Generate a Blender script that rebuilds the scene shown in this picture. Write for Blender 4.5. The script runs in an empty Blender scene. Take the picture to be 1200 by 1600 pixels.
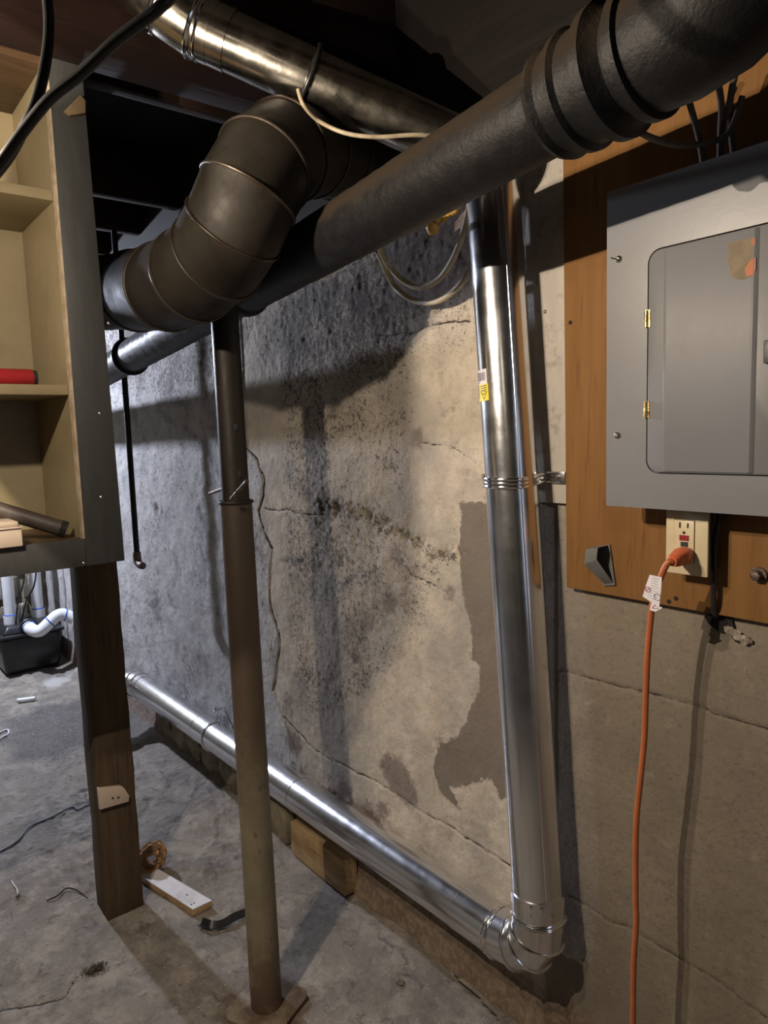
import bpy, math, random
import numpy as np
from mathutils import Vector, Matrix, Quaternion
C = bpy.context.scene.collection
SC = bpy.context.scene
random.seed(7)

# ------------------------------------------------------------ camera
# world: wall_right is the plane y=0, the room lies at y<0, the wall runs away along -x, z is up, the floor is z=0
FPX = 1109.0; CAMY = -1.18; CAMZ = 1.3712
_d = np.array([-905., -95., FPX]); _d /= np.linalg.norm(_d)
_u = -np.array([315., 9945., FPX]); _u = _u - _d*np.dot(_u, _d); _u /= np.linalg.norm(_u)
RM = np.stack([-_d, np.cross(_u, -_d), _u])
CAMP = np.array([0., CAMY, CAMZ])
def ray(px, py): return RM @ np.array([(px-600)/FPX, (py-800)/FPX, 1.])
def onwall(px, py, y=0.):
    r = ray(px, py); return CAMP + (y-CAMY)/r[1]*r
def onfloor(px, py, z=0.):
    r = ray(px, py); return CAMP + (z-CAMZ)/r[2]*r
def onx(px, py, x):
    r = ray(px, py); return CAMP + x/r[0]*r
def at(px, py, t): return CAMP + t*ray(px, py)
cd = bpy.data.cameras.new('camera'); cam = bpy.data.objects.new('camera', cd); C.objects.link(cam)
cd.sensor_fit = 'VERTICAL'; cd.sensor_height = 24; cd.lens = FPX/1600*24; cd.clip_start = .02
m = Matrix.Identity(4)
for i in range(3):
    m[i][0] = RM[i][0]; m[i][1] = -RM[i][1]; m[i][2] = -RM[i][2]; m[i][3] = CAMP[i]
cam.matrix_world = m; SC.camera = cam

# ------------------------------------------------------------ light and exposure
SC.view_settings.view_transform = 'Standard'; SC.view_settings.look = 'None'
SC.view_settings.gamma = 1; SC.view_settings.exposure = 0.0
try: SC.view_settings.use_curve_mapping = False
except Exception: pass
w = bpy.data.worlds.new('world'); SC.world = w; w.use_nodes = True
w.node_tree.nodes['Background'].inputs[0].default_value = (.5, .6, .8, 1)
w.node_tree.nodes['Background'].inputs[1].default_value = .002
def lamp(name, kind, loc, col, power, radius, aim=None, cone=None, blend=.5):
    l = bpy.data.lights.new(name, kind); l.energy = power; l.color = col; l.shadow_soft_size = radius
    o = bpy.data.objects.new(name, l); C.objects.link(o); o.location = loc
    if kind == 'SPOT': l.spot_size = math.radians(cone); l.spot_blend = blend
    if aim is not None: o.rotation_euler = (Vector(aim)-Vector(loc)).to_track_quat('-Z', 'Y').to_euler()
    return o
MAIN = (-1.0, -1.17, 1.76)
lamp('work_light', 'SPOT', MAIN, (1, .84, .665), 25, .012, (-1.12, -.30, 1.36), 174, .2)  # unseen lamp, assumed from the shadows on the wall
SECOND = (-.93, -1.33, 1.77)
lamp('shaded_work_light', 'SPOT', SECOND, (1, .84, .665), 48, .003, (-.98, -.46, 1.37), 174, .2)  # second lamp added to brighten the wall beyond the blocking flap
COOL = (-4.5, -.72, 1.98)
lamp('cool_bulb_light', 'POINT', COOL, (.75, .81, 1), 250, .04)  # unseen bulb, assumed from the cool light at the far end
BACK = (.75, -2.9, 2.0)
lamp('room_bulb_light', 'POINT', BACK, (1, .84, .66), 3, .06)  # weak lamp added behind the viewer as ambient fill

# ------------------------------------------------------------ materials
class NT:
    def __init__(s, name, rough=.6, metal=0., col=(.5,.5,.5)):
        s.m = bpy.data.materials.new(name); s.m.use_nodes = True; s.t = s.m.node_tree; s.b = s.t.nodes['Principled BSDF']
        s.b.inputs['Roughness'].default_value = rough; s.b.inputs['Metallic'].default_value = metal
        s.b.inputs['Base Color'].default_value = (*col, 1)
        s.tc = s.n('ShaderNodeTexCoord')
    def n(s, k, **kw):
        x = s.t.nodes.new(k)
        for a, v in kw.items(): setattr(x, a, v)
        return x
    def l(s, a, b): s.t.links.new(a, b)
    def vec(s, scale=(1,1,1), rot=(0,0,0)):
        mp = s.n('ShaderNodeMapping'); mp.inputs['Scale'].default_value = scale; mp.inputs['Rotation'].default_value = rot
        s.l(s.tc.outputs['Object'], mp.inputs[0]); return mp.outputs[0]
    def noise(s, sc, det=4, ro=.55, v=None, dist=0.):
        x = s.n('ShaderNodeTexNoise'); x.inputs['Scale'].default_value = sc; x.inputs['Detail'].default_value = det
        x.inputs['Roughness'].default_value = ro; x.inputs['Distortion'].default_value = dist
        s.l(v if v is not None else s.tc.outputs['Object'], x.inputs['Vector']); return x.outputs['Fac']
    def voro(s, sc, v=None, rnd=1.):
        x = s.n('ShaderNodeTexVoronoi'); x.inputs['Scale'].default_value = sc; x.inputs['Randomness'].default_value = rnd
        s.l(v if v is not None else s.tc.outputs['Object'], x.inputs['Vector']); return x.outputs['Distance']
    def ramp(s, fac, a, b, ca=0., cb=1.):
        x = s.n('ShaderNodeMapRange'); x.interpolation_type = 'SMOOTHSTEP'
        for i, v in zip((1,2,3,4), (a, b, ca, cb)): x.inputs[i].default_value = v
        s.l(fac, x.inputs[0]); return x.outputs[0]
    def math(s, op, a, b=None, clamp=False):
        x = s.n('ShaderNodeMath', operation=op, use_clamp=clamp)
        for i, v in enumerate((a, b)):
            if v is None: continue
            if isinstance(v, (int, float)): x.inputs[i].default_value = v
            else: s.l(v, x.inputs[i])
        return x.outputs[0]
    def mix(s, fac, a, b, mode='MIX'):
        x = s.n('ShaderNodeMix', data_type='RGBA', blend_type=mode)
        if isinstance(fac, (int, float)): x.inputs[0].default_value = fac
        else: s.l(fac, x.inputs[0])
        for i, v in ((6, a), (7, b)):
            if isinstance(v, tuple): x.inputs[i].default_value = (*v, 1)
            else: s.l(v, x.inputs[i])
        return x.outputs[2]
    def attr(s, name):
        x = s.n('ShaderNodeAttribute'); x.attribute_name = name; return x.outputs['Fac']
    def col(s, c): s.l(c, s.b.inputs['Base Color'])
    def rough(s, c): s.l(c, s.b.inputs['Roughness'])
    def bump(s, h, st=.3, d=.01):
        x = s.n('ShaderNodeBump'); x.inputs['Strength'].default_value = st; x.inputs['Distance'].default_value = d
        s.l(h, x.inputs['Height']); s.l(x.outputs[0], s.b.inputs['Normal']); return x
def painted(name, col, col2, rough=.5, sc=12, bump=.15, dirt=None, dirt_amt=.4, stretch=(1,1,1), dsc=9):
    t = NT(name, rough); v = t.vec(stretch)
    c = t.mix(t.ramp(t.noise(sc, 5, .6, v), .35, .65), col, col2)
    if dirt: c = t.mix(t.math('MULTIPLY', t.ramp(t.noise(dsc, 7, .7), .5, .72), dirt_amt), c, dirt)
    t.col(c); t.bump(t.noise(sc*9, 4, .6, v), bump, .004); return t.m
def wood(name, c1, c2, c3, axis='z', rough=.65, sc=1., bump=.3):
    t = NT(name, rough); s = {'x': (1.2,14,14), 'y': (14,1.2,14), 'z': (14,14,1.2)}[axis]
    v = t.vec(tuple(a*sc for a in s))
    n = t.noise(2.2, 6, .65, v, .8)
    c = t.mix(t.ramp(n, .3, .7), c1, c2)
    c = t.mix(t.ramp(t.noise(9, 4, .6, v), .52, .75), c, c3)
    c = t.mix(t.math('MULTIPLY', t.ramp(t.noise(5, 5, .6), .55, .7), .5), c, c3)
    t.b.inputs['Specular IOR Level'].default_value = .25; t.col(c); t.bump(n, bump, .006); return t.m
def metal(name, col, rough=.25, mott=.3, dark=None, sc=14, bump=.04, metalness=1., streak=(1,1,1)):
    t = NT(name, rough, metalness, col); v = t.vec(streak)
    n = t.noise(sc, 5, .6, v)
    if dark: t.col(t.mix(t.ramp(n, .4, .66), col, dark))
    t.rough(t.ramp(t.noise(sc*2.2, 5, .65, v), .3, .7, max(.02, rough-mott*rough), rough+mott*rough))
    if bump: t.bump(t.noise(sc*6, 3, .6, v), bump, .004)
    return t.m
M = {}
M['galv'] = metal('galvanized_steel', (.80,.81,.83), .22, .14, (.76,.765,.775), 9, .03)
M['galv_dull'] = metal('shaded_galvanized_steel', (.42,.39,.34), .24, .2, (.34,.31,.26), 9, .05)  # same steel as galv, its colour darkened to stand for ceiling shade
M['galv_seam'] = metal('galvanized_bead', (.84,.84,.84), .13, .3, None, 12, .02)
M['oldgalv'] = metal('aged_galvanized_steel', (.019,.0155,.0105), .66, .15, (.011,.008,.005), 8, .12, .15); M['oldgalv'].node_tree.nodes['Principled BSDF'].inputs['Specular IOR Level'].default_value = .3
M['oldbead'] = metal('aged_bead', (.055,.045,.034), .45, .2, (.03,.018,.01), 10, .05, .6)
def iron():
    t = NT('tarred_cast_iron', .42)
    g = t.n('ShaderNodeNewGeometry'); sp = t.n('ShaderNodeSeparateXYZ'); t.l(g.outputs['Normal'], sp.inputs[0])
    up = t.math('ADD', sp.outputs[2], t.math('MULTIPLY', t.math('SUBTRACT', t.noise(16, 6, .7), .5), .9))
    dust = t.ramp(up, -.15, .45)
    c = t.mix(t.ramp(t.noise(30, 5, .7), .4, .7), (.005,.005,.0055), (.010,.0095,.0095))
    t.b.inputs['Specular IOR Level'].default_value = .22
    t.col(t.mix(dust, c, (.022,.015,.0085))); t.rough(t.ramp(dust, 0, 1, .5, .92))
    t.bump(t.noise(60, 6, .7), .5, .004); return t.m
M['iron'] = iron()
M['rubber'] = painted('black_rubber', (.014,.014,.014), (.026,.026,.028), .45, 20)
M['blackplastic'] = painted('black_plastic', (.012,.013,.014), (.02,.021,.023), .28, 8, .03)
M['cable_black'] = painted('black_cable_jacket', (.010,.010,.010), (.02,.02,.02), .3, 8, .03)
M['romex'] = painted('cream_cable_jacket', (.50,.43,.31), (.36,.29,.19), .45, 30, .1, (.12,.09,.06), .5)
M['orange'] = painted('orange_vinyl', (.45,.13,.042), (.39,.11,.036), .38, 20, .05)
M['orangedim'] = painted('faded_orange_print', (.42,.12,.035), (.36,.10,.03), .6, 20, .05)
M['romexdim'] = painted('dusty_cable_jacket', (.10,.075,.05), (.06,.045,.03), .7, 30, .1)  # jacket colour darkened to stand for the shadow above the panel
M['orangeplug'] = painted('orange_plug_vinyl', (.60,.13,.05), (.52,.11,.04), .42, 20, .05)
M['paper'] = painted('printed_paper', (.72,.70,.72), (.6,.58,.6), .6, 60, .02)
M['panelgrey'] = painted('grey_enamel', (.178,.178,.184), (.166,.167,.173), .36, 4, .04, (.115,.105,.10), .3)
M['latch'] = painted('dark_latch', (.05,.05,.055), (.07,.07,.075), .4)
M['brass'] = metal('brass', (.62,.48,.22), .3, .3, (.3,.2,.08), 60)
M['ply'] = wood('orange_brown_plywood', (.235,.118,.040), (.200,.098,.032), (.160,.075,.024), 'z', .6, .8, .15)
M['block'] = wood('tan_block_wood', (.17,.12,.065), (.14,.095,.05), (.09,.06,.03), 'x', .7)
M['whiteboard'] = painted('whitewashed_board', (.46,.42,.37), (.40,.365,.32), .7, 6, .35, (.15,.12,.09), .6, (4,4,1), 30)
M['ivory'] = painted('ivory_plastic', (.64,.55,.36), (.60,.51,.33), .35, 10, .02, (.3,.22,.12), .3)
M['red'] = painted('red_plastic', (.30,.014,.018), (.24,.012,.015), .4, 10)
M['cream'] = painted('cream_paint', (.245,.20,.115), (.22,.178,.102), .5, 8, .06, (.16,.11,.05), .35)
M['stile'] = painted('dark_grey_paint', (.042,.043,.041), (.035,.036,.034), .5, 10, .15, (.06,.055,.05), .35, (1,6,1))
M['stileedge'] = painted('bare_pale_edge', (.42,.34,.24), (.30,.23,.15), .6, 40, .3, (.2,.12,.07), .6)
M['shelfwood'] = wood('brown_shelf_wood', (.085,.05,.026), (.06,.036,.018), (.04,.022,.012), 'y', .5)
M['postwood'] = wood('old_timber', (.082,.054,.030), (.056,.036,.020), (.032,.02,.012), 'z', .8, .8, .5)
M['joist'] = wood('dark_joist_timber', (.030,.015,.010), (.02,.011,.008), (.012,.007,.005), 'y', .8)
M['redbeam'] = wood('reddish_beam_timber', (.022,.008,.005), (.015,.006,.004), (.009,.004,.003), 'y', .8)
M['deck'] = wood('dark_board_ceiling', (.012,.009,.008), (.009,.007,.006), (.006,.005,.004), 'x', .85)
M['beam'] = wood('grey_brown_beam', (.10,.07,.045), (.07,.045,.03), (.04,.025,.018), 'y', .8)
M['palewood'] = wood('pale_offcut_timber', (.50,.36,.20), (.40,.27,.14), (.2,.12,.06), 'x', .7)
M['whitewood'] = painted('white_painted_wood', (.62,.61,.62), (.56,.55,.56), .45, 9, .1, (.25,.2,.15), .4)
M['pvc'] = painted('white_pvc', (.78,.79,.80), (.70,.71,.73), .3, 12, .02)
M['bluering'] = painted('blue_primer', (.03,.10,.42), (.05,.15,.5), .4)
M['screw'] = metal('zinc_screw', (.62,.58,.52), .3, .3, (.3,.25,.2), 60)
M['rustbolt'] = metal('grey_bolt_metal', (.16,.13,.11), .5, .3, (.1,.05,.03), 60, .3, .7)
M['brownmetal'] = painted('brown_painted_fitting', (.17,.11,.07), (.12,.075,.05), .5, 20)
M['clipgrey'] = painted('grey_cast_metal', (.17,.17,.165), (.13,.13,.125), .45, 20, .2)
M['foam'] = painted('yellow_spray_foam', (.68,.42,.10), (.52,.30,.06), .5, 25, .3)
M['string'] = painted('brown_fibre', (.42,.24,.11), (.27,.15,.065), .9, 40, .6)
M['lint'] = painted('grey_brown_lint', (.10,.09,.07), (.05,.045,.035), .95, 40, .6)
M['leaf'] = painted('dry_brown_leaf', (.14,.10,.065), (.09,.06,.04), .8, 40, .3)
M['bluewire'] = painted('dark_blue_wire', (.02,.03,.09), (.03,.04,.12), .4)
M['tube'] = painted('dark_brown_tube', (.045,.035,.03), (.065,.05,.042), .5, 14, .1)
M['box_pale'] = painted('frosted_plastic', (.50,.42,.34), (.44,.36,.29), .35, 6, .02)
M['yellow'] = painted('yellow_print', (.75,.60,.03), (.72,.56,.03), .45)
M['ink'] = painted('black_print', (.015,.015,.015), (.02,.02,.02), .5)
M['magenta'] = painted('red_print', (.45,.08,.16), (.4,.07,.15), .5)
M['gridgrey'] = painted('grey_print', (.25,.23,.27), (.28,.26,.3), .6)
M['hole'] = painted('hole_shadow_dirt', (.012,.010,.009), (.02,.017,.014), .9)
def column_mat():
    t = NT('painted_steel_column', .55)
    c = t.mix(t.ramp(t.noise(7, 5, .6), .35, .65), (.20,.168,.108), (.15,.124,.080))
    v = t.vec((1,1,.4))
    c = t.mix(t.ramp(t.noise(55, 5, .7, v, 1.), .60, .68), c, (.045,.028,.02))
    pos = t.n('ShaderNodeSeparateXYZ'); t.l(t.tc.outputs['Object'], pos.inputs[0])
    c = t.mix(t.math('MULTIPLY', t.ramp(pos.outputs[2], .35, 0.), t.ramp(t.noise(12,5,.7), .35, .6)), c, (.085,.05,.03))
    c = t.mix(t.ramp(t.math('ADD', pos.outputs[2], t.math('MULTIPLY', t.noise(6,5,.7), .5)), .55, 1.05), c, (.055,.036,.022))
    t.col(c); t.bump(t.noise(40, 5, .7), .35, .004); return t.m
M['column'] = column_mat()
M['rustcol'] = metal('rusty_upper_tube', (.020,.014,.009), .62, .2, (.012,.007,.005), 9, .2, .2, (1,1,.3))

def wall_mat():
    t = NT('plastered_concrete_wall', .88)
    e = t.math('MULTIPLY', t.math('SUBTRACT', t.noise(38, 6, .75), .5), .045)      # ragged edges, metres
    e2 = t.math('MULTIPLY', t.math('SUBTRACT', t.noise(110, 4, .75), .5), .02)
    ee = t.math('ADD', e, e2)
    def mask(name, soft=.003, k=1.):
        return t.ramp(t.math('ADD', t.attr(name), t.math('MULTIPLY', ee, k)), -soft, soft)
    big = t.noise(3.2, 6, .6); mid = t.noise(11, 6, .68); fine = t.noise(70, 5, .75); fine2 = t.noise(190, 3, .7)
    beige = t.mix(t.ramp(mid, .32, .68), (.60,.525,.42), (.44,.385,.31))
    beige = t.mix(t.math('MULTIPLY', t.ramp(t.noise(28, 6, .78), .50, .66), .5), beige, (.27,.235,.19))
    beige = t.mix(t.ramp(big, .42, .66), beige, (.35,.315,.27))
    left = t.mix(t.ramp(mid, .3, .7), (.50,.485,.465), (.38,.365,.355))
    left = t.mix(t.ramp(t.noise(5.5, 6, .66, None, .6), .5, .7), left, (.22,.21,.215))
    grey = t.mix(t.ramp(mid, .3, .7), (.20,.165,.13), (.165,.135,.105))
    tan = t.mix(t.ramp(big, .35, .65), (.235,.195,.148), (.18,.15,.115))
    tan = t.mix(t.ramp(t.noise(6, 6, .7, t.vec((1,1,.35))), .48, .7), tan, (.27,.23,.175))
    tan = t.mix(t.math('MULTIPLY', t.ramp(t.noise(85, 5, .75), .5, .68), .55), tan, (.11,.088,.066))
    tan = t.mix(t.math('MULTIPLY', t.ramp(t.noise(24, 6, .75), .56, .66), .35), tan, (.33,.285,.215))
    c = t.mix(mask('m_left', .02), beige, left)
    c = t.mix(mask('m_grey'), c, grey)
    c = t.mix(mask('m_tan', .012, 1.5), c, tan)
    # dark pits and grime flecks where the plaster is rough
    pitm = t.attr('m_pit')
    th = t.math('SUBTRACT', .66, t.math('MULTIPLY', pitm, .17))
    fl = t.ramp(t.math('SUBTRACT', t.math('ADD', t.math('MULTIPLY', fine, .7), t.math('MULTIPLY', mid, .3)), th), -.015, .03)
    c = t.mix(t.math('MULTIPLY', fl, .8), c, (.075,.058,.048))
    fl2 = t.ramp(t.math('SUBTRACT', fine2, th), -.02, .05)
    c = t.mix(t.math('MULTIPLY', fl2, .65), c, (.11,.088,.072))
    st = t.ramp(t.math('ADD', t.attr('m_stain'), t.math('SUBTRACT', t.noise(45, 6, .75), .5)), .22, .62)
    c = t.mix(t.math('MULTIPLY', st, .72), c, (.115,.085,.075))
    dr = t.ramp(t.math('ADD', t.attr('m_dirt'), t.math('SUBTRACT', t.noise(14, 7, .75), .5)), .25, .8)
    c = t.mix(t.math('MULTIPLY', dr, .85), c, t.mix(t.ramp(t.noise(60,4,.7), .4, .65), (.105,.066,.042), (.22,.155,.10)))
    c = t.mix(t.ramp(t.math('ADD', t.attr('m_crack'), t.math('MULTIPLY', t.math('SUBTRACT', fine, .5), .8)), .28, .6), c, (.04,.03,.026))
    t.col(c)
    h = t.math('ADD', t.math('MULTIPLY', fine, .7), t.math('MULTIPLY', mid, .6))
    h = t.math('SUBTRACT', h, t.math('MULTIPLY', fl, .5))
    t.bump(h, .55, .006); return t.m
M['wall'] = wall_mat()
def floor_mat():
    t = NT('worn_concrete_floor', .8)
    big = t.noise(2.1, 6, .6); mid = t.noise(8, 7, .7); fine = t.noise(55, 5, .75)
    c = t.mix(t.ramp(big, .35, .65), (.255,.222,.182), (.18,.16,.138))
    c = t.mix(t.ramp(mid, .44, .64), c, (.33,.295,.245))
    c = t.mix(t.math('MULTIPLY', t.ramp(t.noise(4.5, 7, .75, None, 1.5), .52, .62), .55), c, (.12,.102,.088))
    c = t.mix(t.math('MULTIPLY', t.ramp(t.noise(17, 7, .75, None, .8), .54, .66), .75), c, (.085,.068,.056))
    c = t.mix(t.math('MULTIPLY', t.ramp(fine, .60, .70), .8), c, (.05,.042,.036))
    c = t.mix(t.math('MULTIPLY', t.ramp(t.noise(30, 6, .8), .56, .66), .5), c, (.40,.37,.33))
    dm = t.ramp(t.math('ADD', t.attr('m_damp'), t.math('SUBTRACT', t.noise(7, 6, .7), .5)), .3, .75)
    c = t.mix(t.math('MULTIPLY', dm, .75), c, (.06,.056,.052))
    c = t.mix(t.ramp(t.math('ADD', t.attr('m_rust'), t.math('SUBTRACT', t.noise(22, 6, .7), .5)), .35, .8), c, (.12,.07,.042))
    c = t.mix(t.ramp(t.math('ADD', t.attr('m_pale'), t.math('SUBTRACT', t.noise(14, 6, .7), .5)), .45, .8), c, (.42,.41,.38))
    c = t.mix(t.ramp(t.attr('m_crack'), .4, .8), c, (.03,.024,.02))
    t.col(c); t.rough(t.ramp(dm, 0, 1, .82, .38))
    t.bump(t.math('ADD', t.math('MULTIPLY', mid, 1.), t.math('MULTIPLY', t.noise(38, 7, .8), .7)), .8, .014); return t.m
M['floor'] = floor_mat()
def stone_mat():
    t = NT('limewashed_rubble', .9)
    n = t.noise(5, 6, .7, t.vec((1,1,.35)))
    c = t.mix(t.ramp(n, .35, .62), (.17,.145,.10), (.085,.07,.05))
    c = t.mix(t.ramp(t.noise(7, 5, .65, t.vec((1,2.2,.22))), .53, .63), c, (.50,.52,.47))
    t.col(c); t.bump(t.noise(18, 6, .7), .6, .02); return t.m
M['stone'] = stone_mat()
M['mortar'] = painted('lime_mortar', (.29,.245,.165), (.18,.15,.10), .9, 20, .5)

# ------------------------------------------------------------ mesh helpers
class MB:
    def __init__(s): s.v = []; s.f = []
    def add(s, vs, fs):
        k = len(s.v); s.v += [tuple(float(c) for c in p) for p in vs]; s.f += [tuple(i+k for i in f) for f in fs]; return s
    def box(s, a, b, R=None, o=(0,0,0)):
        pts = [(x,y,z) for x in (a[0],b[0]) for y in (a[1],b[1]) for z in (a[2],b[2])]
        if R is not None: pts = [tuple(R @ Vector(p) + Vector(o)) for p in pts]
        return s.add(pts, [(0,1,3,2),(4,6,7,5),(0,4,5,1),(2,3,7,6),(0,2,6,4),(1,5,7,3)])
    def prism(s, poly, vec):
        n = len(poly); v = Vector(vec)
        P = [Vector(p) for p in poly]; Q = [p+v for p in P]
        return s.add(P+Q, [tuple(range(n)), tuple(range(2*n-1, n-1, -1))]+[(i, i+n, (i+1) % n+n, (i+1) % n) for i in range(n)])
    def tube(s, path, r, seg=24, caps=True, mitre=False, squash=None):
        P = [Vector(tuple(float(c) for c in p)) for p in path]; n = len(P)
        rs = r if isinstance(r, (list, tuple)) else [r]*n
        T = [(P[min(i+1,n-1)]-P[max(i-1,0)]).normalized() for i in range(n)]
        if mitre:
            T = []
            for i in range(n):
                a = (P[i]-P[i-1]).normalized() if i else (P[1]-P[0]).normalized()
                b = (P[i+1]-P[i]).normalized() if i < n-1 else a
                T.append((a+b).normalized())
        ref = Vector((0,0,1)) if abs(T[0].z) < .9 else Vector((1,0,0))
        u = T[0].cross(ref).normalized(); vs = []
        for i in range(n):
            if i: u = T[i-1].rotation_difference(T[i]) @ u
            u = (u - T[i]*u.dot(T[i])).normalized(); w_ = T[i].cross(u)
            for k in range(seg):
                a = 2*math.pi*k/seg; d = u*math.cos(a)+w_*math.sin(a)
                if squash: d = u*math.cos(a)*squash[0]+w_*math.sin(a)*squash[1]
                if mitre and 0 < i < n-1:
                    e = (P[i+1]-P[i]).normalized(); cs = e.dot(T[i])
                    # stretch the ring within the mitre plane so the pipe keeps its section
                    bend = ((P[i+1]-P[i]).normalized()-(P[i]-P[i-1]).normalized())
                    if bend.length > 1e-6:
                        bn = bend.normalized(); d = d + bn*d.dot(bn)*(1/max(cs,.3)-1)
                vs.append(P[i]+d*rs[i])
        fs = [(i*seg+k, i*seg+(k+1) % seg, (i+1)*seg+(k+1) % seg, (i+1)*seg+k) for i in range(n-1) for k in range(seg)]
        if caps: fs += [tuple(range(seg-1, -1, -1)), tuple(range((n-1)*seg, n*seg))]
        return s.add(vs, fs)
    def torus(s, c, axis, R, r, seg=40, sub=8, bend=None, k=1.):
        c = Vector(c); ax = Vector(axis).normalized(); u = ax.orthogonal().normalized()
        if bend is not None: u = (Vector(bend)-ax*Vector(bend).dot(ax)).normalized()
        w_ = ax.cross(u); vs = []
        for i in range(seg):
            a = 2*math.pi*i/seg; d = u*math.cos(a)+w_*math.sin(a); ce = c+u*math.cos(a)*R*k+w_*math.sin(a)*R
            for j in range(sub):
                b = 2*math.pi*j/sub; vs.append(ce+d*r*math.cos(b)+ax*r*math.sin(b))
        return s.add(vs, [(i*sub+j, ((i+1) % seg)*sub+j, ((i+1) % seg)*sub+(j+1) % sub, i*sub+(j+1) % sub) for i in range(seg) for j in range(sub)])
    def ball(s, c, r, seg=16, rings=10, sc=(1,1,1), jit=0.):
        vs = []; c = Vector(c)
        for i in range(1, rings):
            th = math.pi*i/rings
            for k in range(seg):
                a = 2*math.pi*k/seg; q = 1+random.uniform(-jit, jit)
                vs.append(c+Vector((math.sin(th)*math.cos(a)*sc[0], math.sin(th)*math.sin(a)*sc[1], math.cos(th)*sc[2]))*r*q)
        b = len(vs); vs += [c+Vector((0,0,r*sc[2])), c-Vector((0,0,r*sc[2]))]
        fs = [(i*seg+k, (i+1)*seg+k, (i+1)*seg+(k+1) % seg, i*seg+(k+1) % seg) for i in range(rings-2) for k in range(seg)]
        fs += [(b, k, (k+1) % seg) for k in range(seg)]+[(b+1, (rings-2)*seg+(k+1) % seg, (rings-2)*seg+k) for k in range(seg)]
        return s.add(vs, fs)
    def build(s, name, mat, parent=None, bevel=0., smooth=35, seg=2):
        me = bpy.data.meshes.new(name); me.from_pydata(s.v, [], s.f); me.validate(); me.update()
        import bmesh
        bm = bmesh.new(); bm.from_mesh(me); bmesh.ops.recalc_face_normals(bm, faces=bm.faces)
        if bevel:
            ed = [e for e in bm.edges if len(e.link_faces) == 2 and e.calc_face_angle(0) > .6]
            bmesh.ops.bevel(bm, geom=ed, offset=bevel, segments=seg, profile=.5, affect='EDGES')
        bm.to_mesh(me); bm.free()
        me.polygons.foreach_set('use_smooth', [True]*len(me.polygons)); me.set_sharp_from_angle(angle=math.radians(smooth))
        me.materials.append(M[mat] if isinstance(mat, str) else mat)
        o = bpy.data.objects.new(name, me); C.objects.link(o)
        if parent: o.parent = parent; o.matrix_parent_inverse = Matrix.Translation(parent.location).inverted()
        return o
def tag(o, label, cat, group=None, kind=None):
    o['label'] = label; o['category'] = cat
    if group: o['group'] = group
    if kind: o['kind'] = kind
    return o
def thing(name, loc, label, cat, group=None):
    o = bpy.data.objects.new(name, None); o.empty_display_size = .05; C.objects.link(o); o.location = tuple(float(c) for c in loc)
    return tag(o, label, cat, group)
def struct(o, label=None):
    o['kind'] = 'structure'
    if label: o['label'] = label
    return o
def screw(parent, p, nrm, r=.004, mat='screw'):
    p = Vector(tuple(p)); n = Vector(nrm).normalized()
    b = MB().tube([p-n*.001, p+n*r*.35, p+n*r*.7], [r, r*.92, r*.45], 12)
    s = n.orthogonal().normalized()
    return b.build('screw', mat, parent)
def smoothpath(pts, sub=8):
    P = [Vector(tuple(float(c) for c in p)) for p in pts]; out = []
    for i in range(len(P)-1):
        a = P[max(i-1,0)]; b = P[i]; c = P[i+1]; d = P[min(i+2,len(P)-1)]
        for k in range(sub):
            t = k/sub; out.append(.5*((2*b)+(c-a)*t+(2*a-5*b+4*c-d)*t*t+(3*b-a-3*c+d)*t**3))
    out.append(P[-1]); return out

# ------------------------------------------------------------ numpy relief helpers
def vnoise(x, y, seed):
    xi = np.floor(x).astype(np.int64); yi = np.floor(y).astype(np.int64); fx = x-xi; fy = y-yi
    fx = fx*fx*(3-2*fx); fy = fy*fy*(3-2*fy)
    def h(a, b):
        n = (a*374761393+b*668265263+seed*974634777) & 0xffffffff
        n = ((n ^ (n >> 13))*1274126177) & 0xffffffff
        return ((n ^ (n >> 16)) & 0xffff)/65535.0
    return (h(xi,yi)*(1-fx)+h(xi+1,yi)*fx)*(1-fy)+(h(xi,yi+1)*(1-fx)+h(xi+1,yi+1)*fx)*fy
def fbm(x, y, sc, octv, seed, gain=.5):
    s = 0; a = 1; tot = 0
    for o in range(octv): s = s+a*vnoise(x*sc*2**o+17.3*o, y*sc*2**o+5.1*o, seed+o); tot += a; a *= gain
    return s/tot
def segdist(x, y, pts):
    d = np.full(x.shape, 9.)
    for (ax, ay), (bx, by) in zip(pts[:-1], pts[1:]):
        vx, vy = bx-ax, by-ay; L = vx*vx+vy*vy+1e-12
        t = np.clip(((x-ax)*vx+(y-ay)*vy)/L, 0, 1); d = np.minimum(d, np.hypot(x-ax-t*vx, y-ay-t*vy))
    return d
def polysd(x, y, pts):
    d = segdist(x, y, list(pts)+[pts[0]]); ins = np.zeros(x.shape, bool)
    n = len(pts)
    for i in range(n):
        ax, ay = pts[i]; bx, by = pts[(i+1) % n]
        c = ((ay > y) != (by > y)) & (x < (bx-ax)*(y-ay)/(by-ay+1e-12)+ax); ins ^= c
    return np.where(ins, d, -d)
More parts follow.
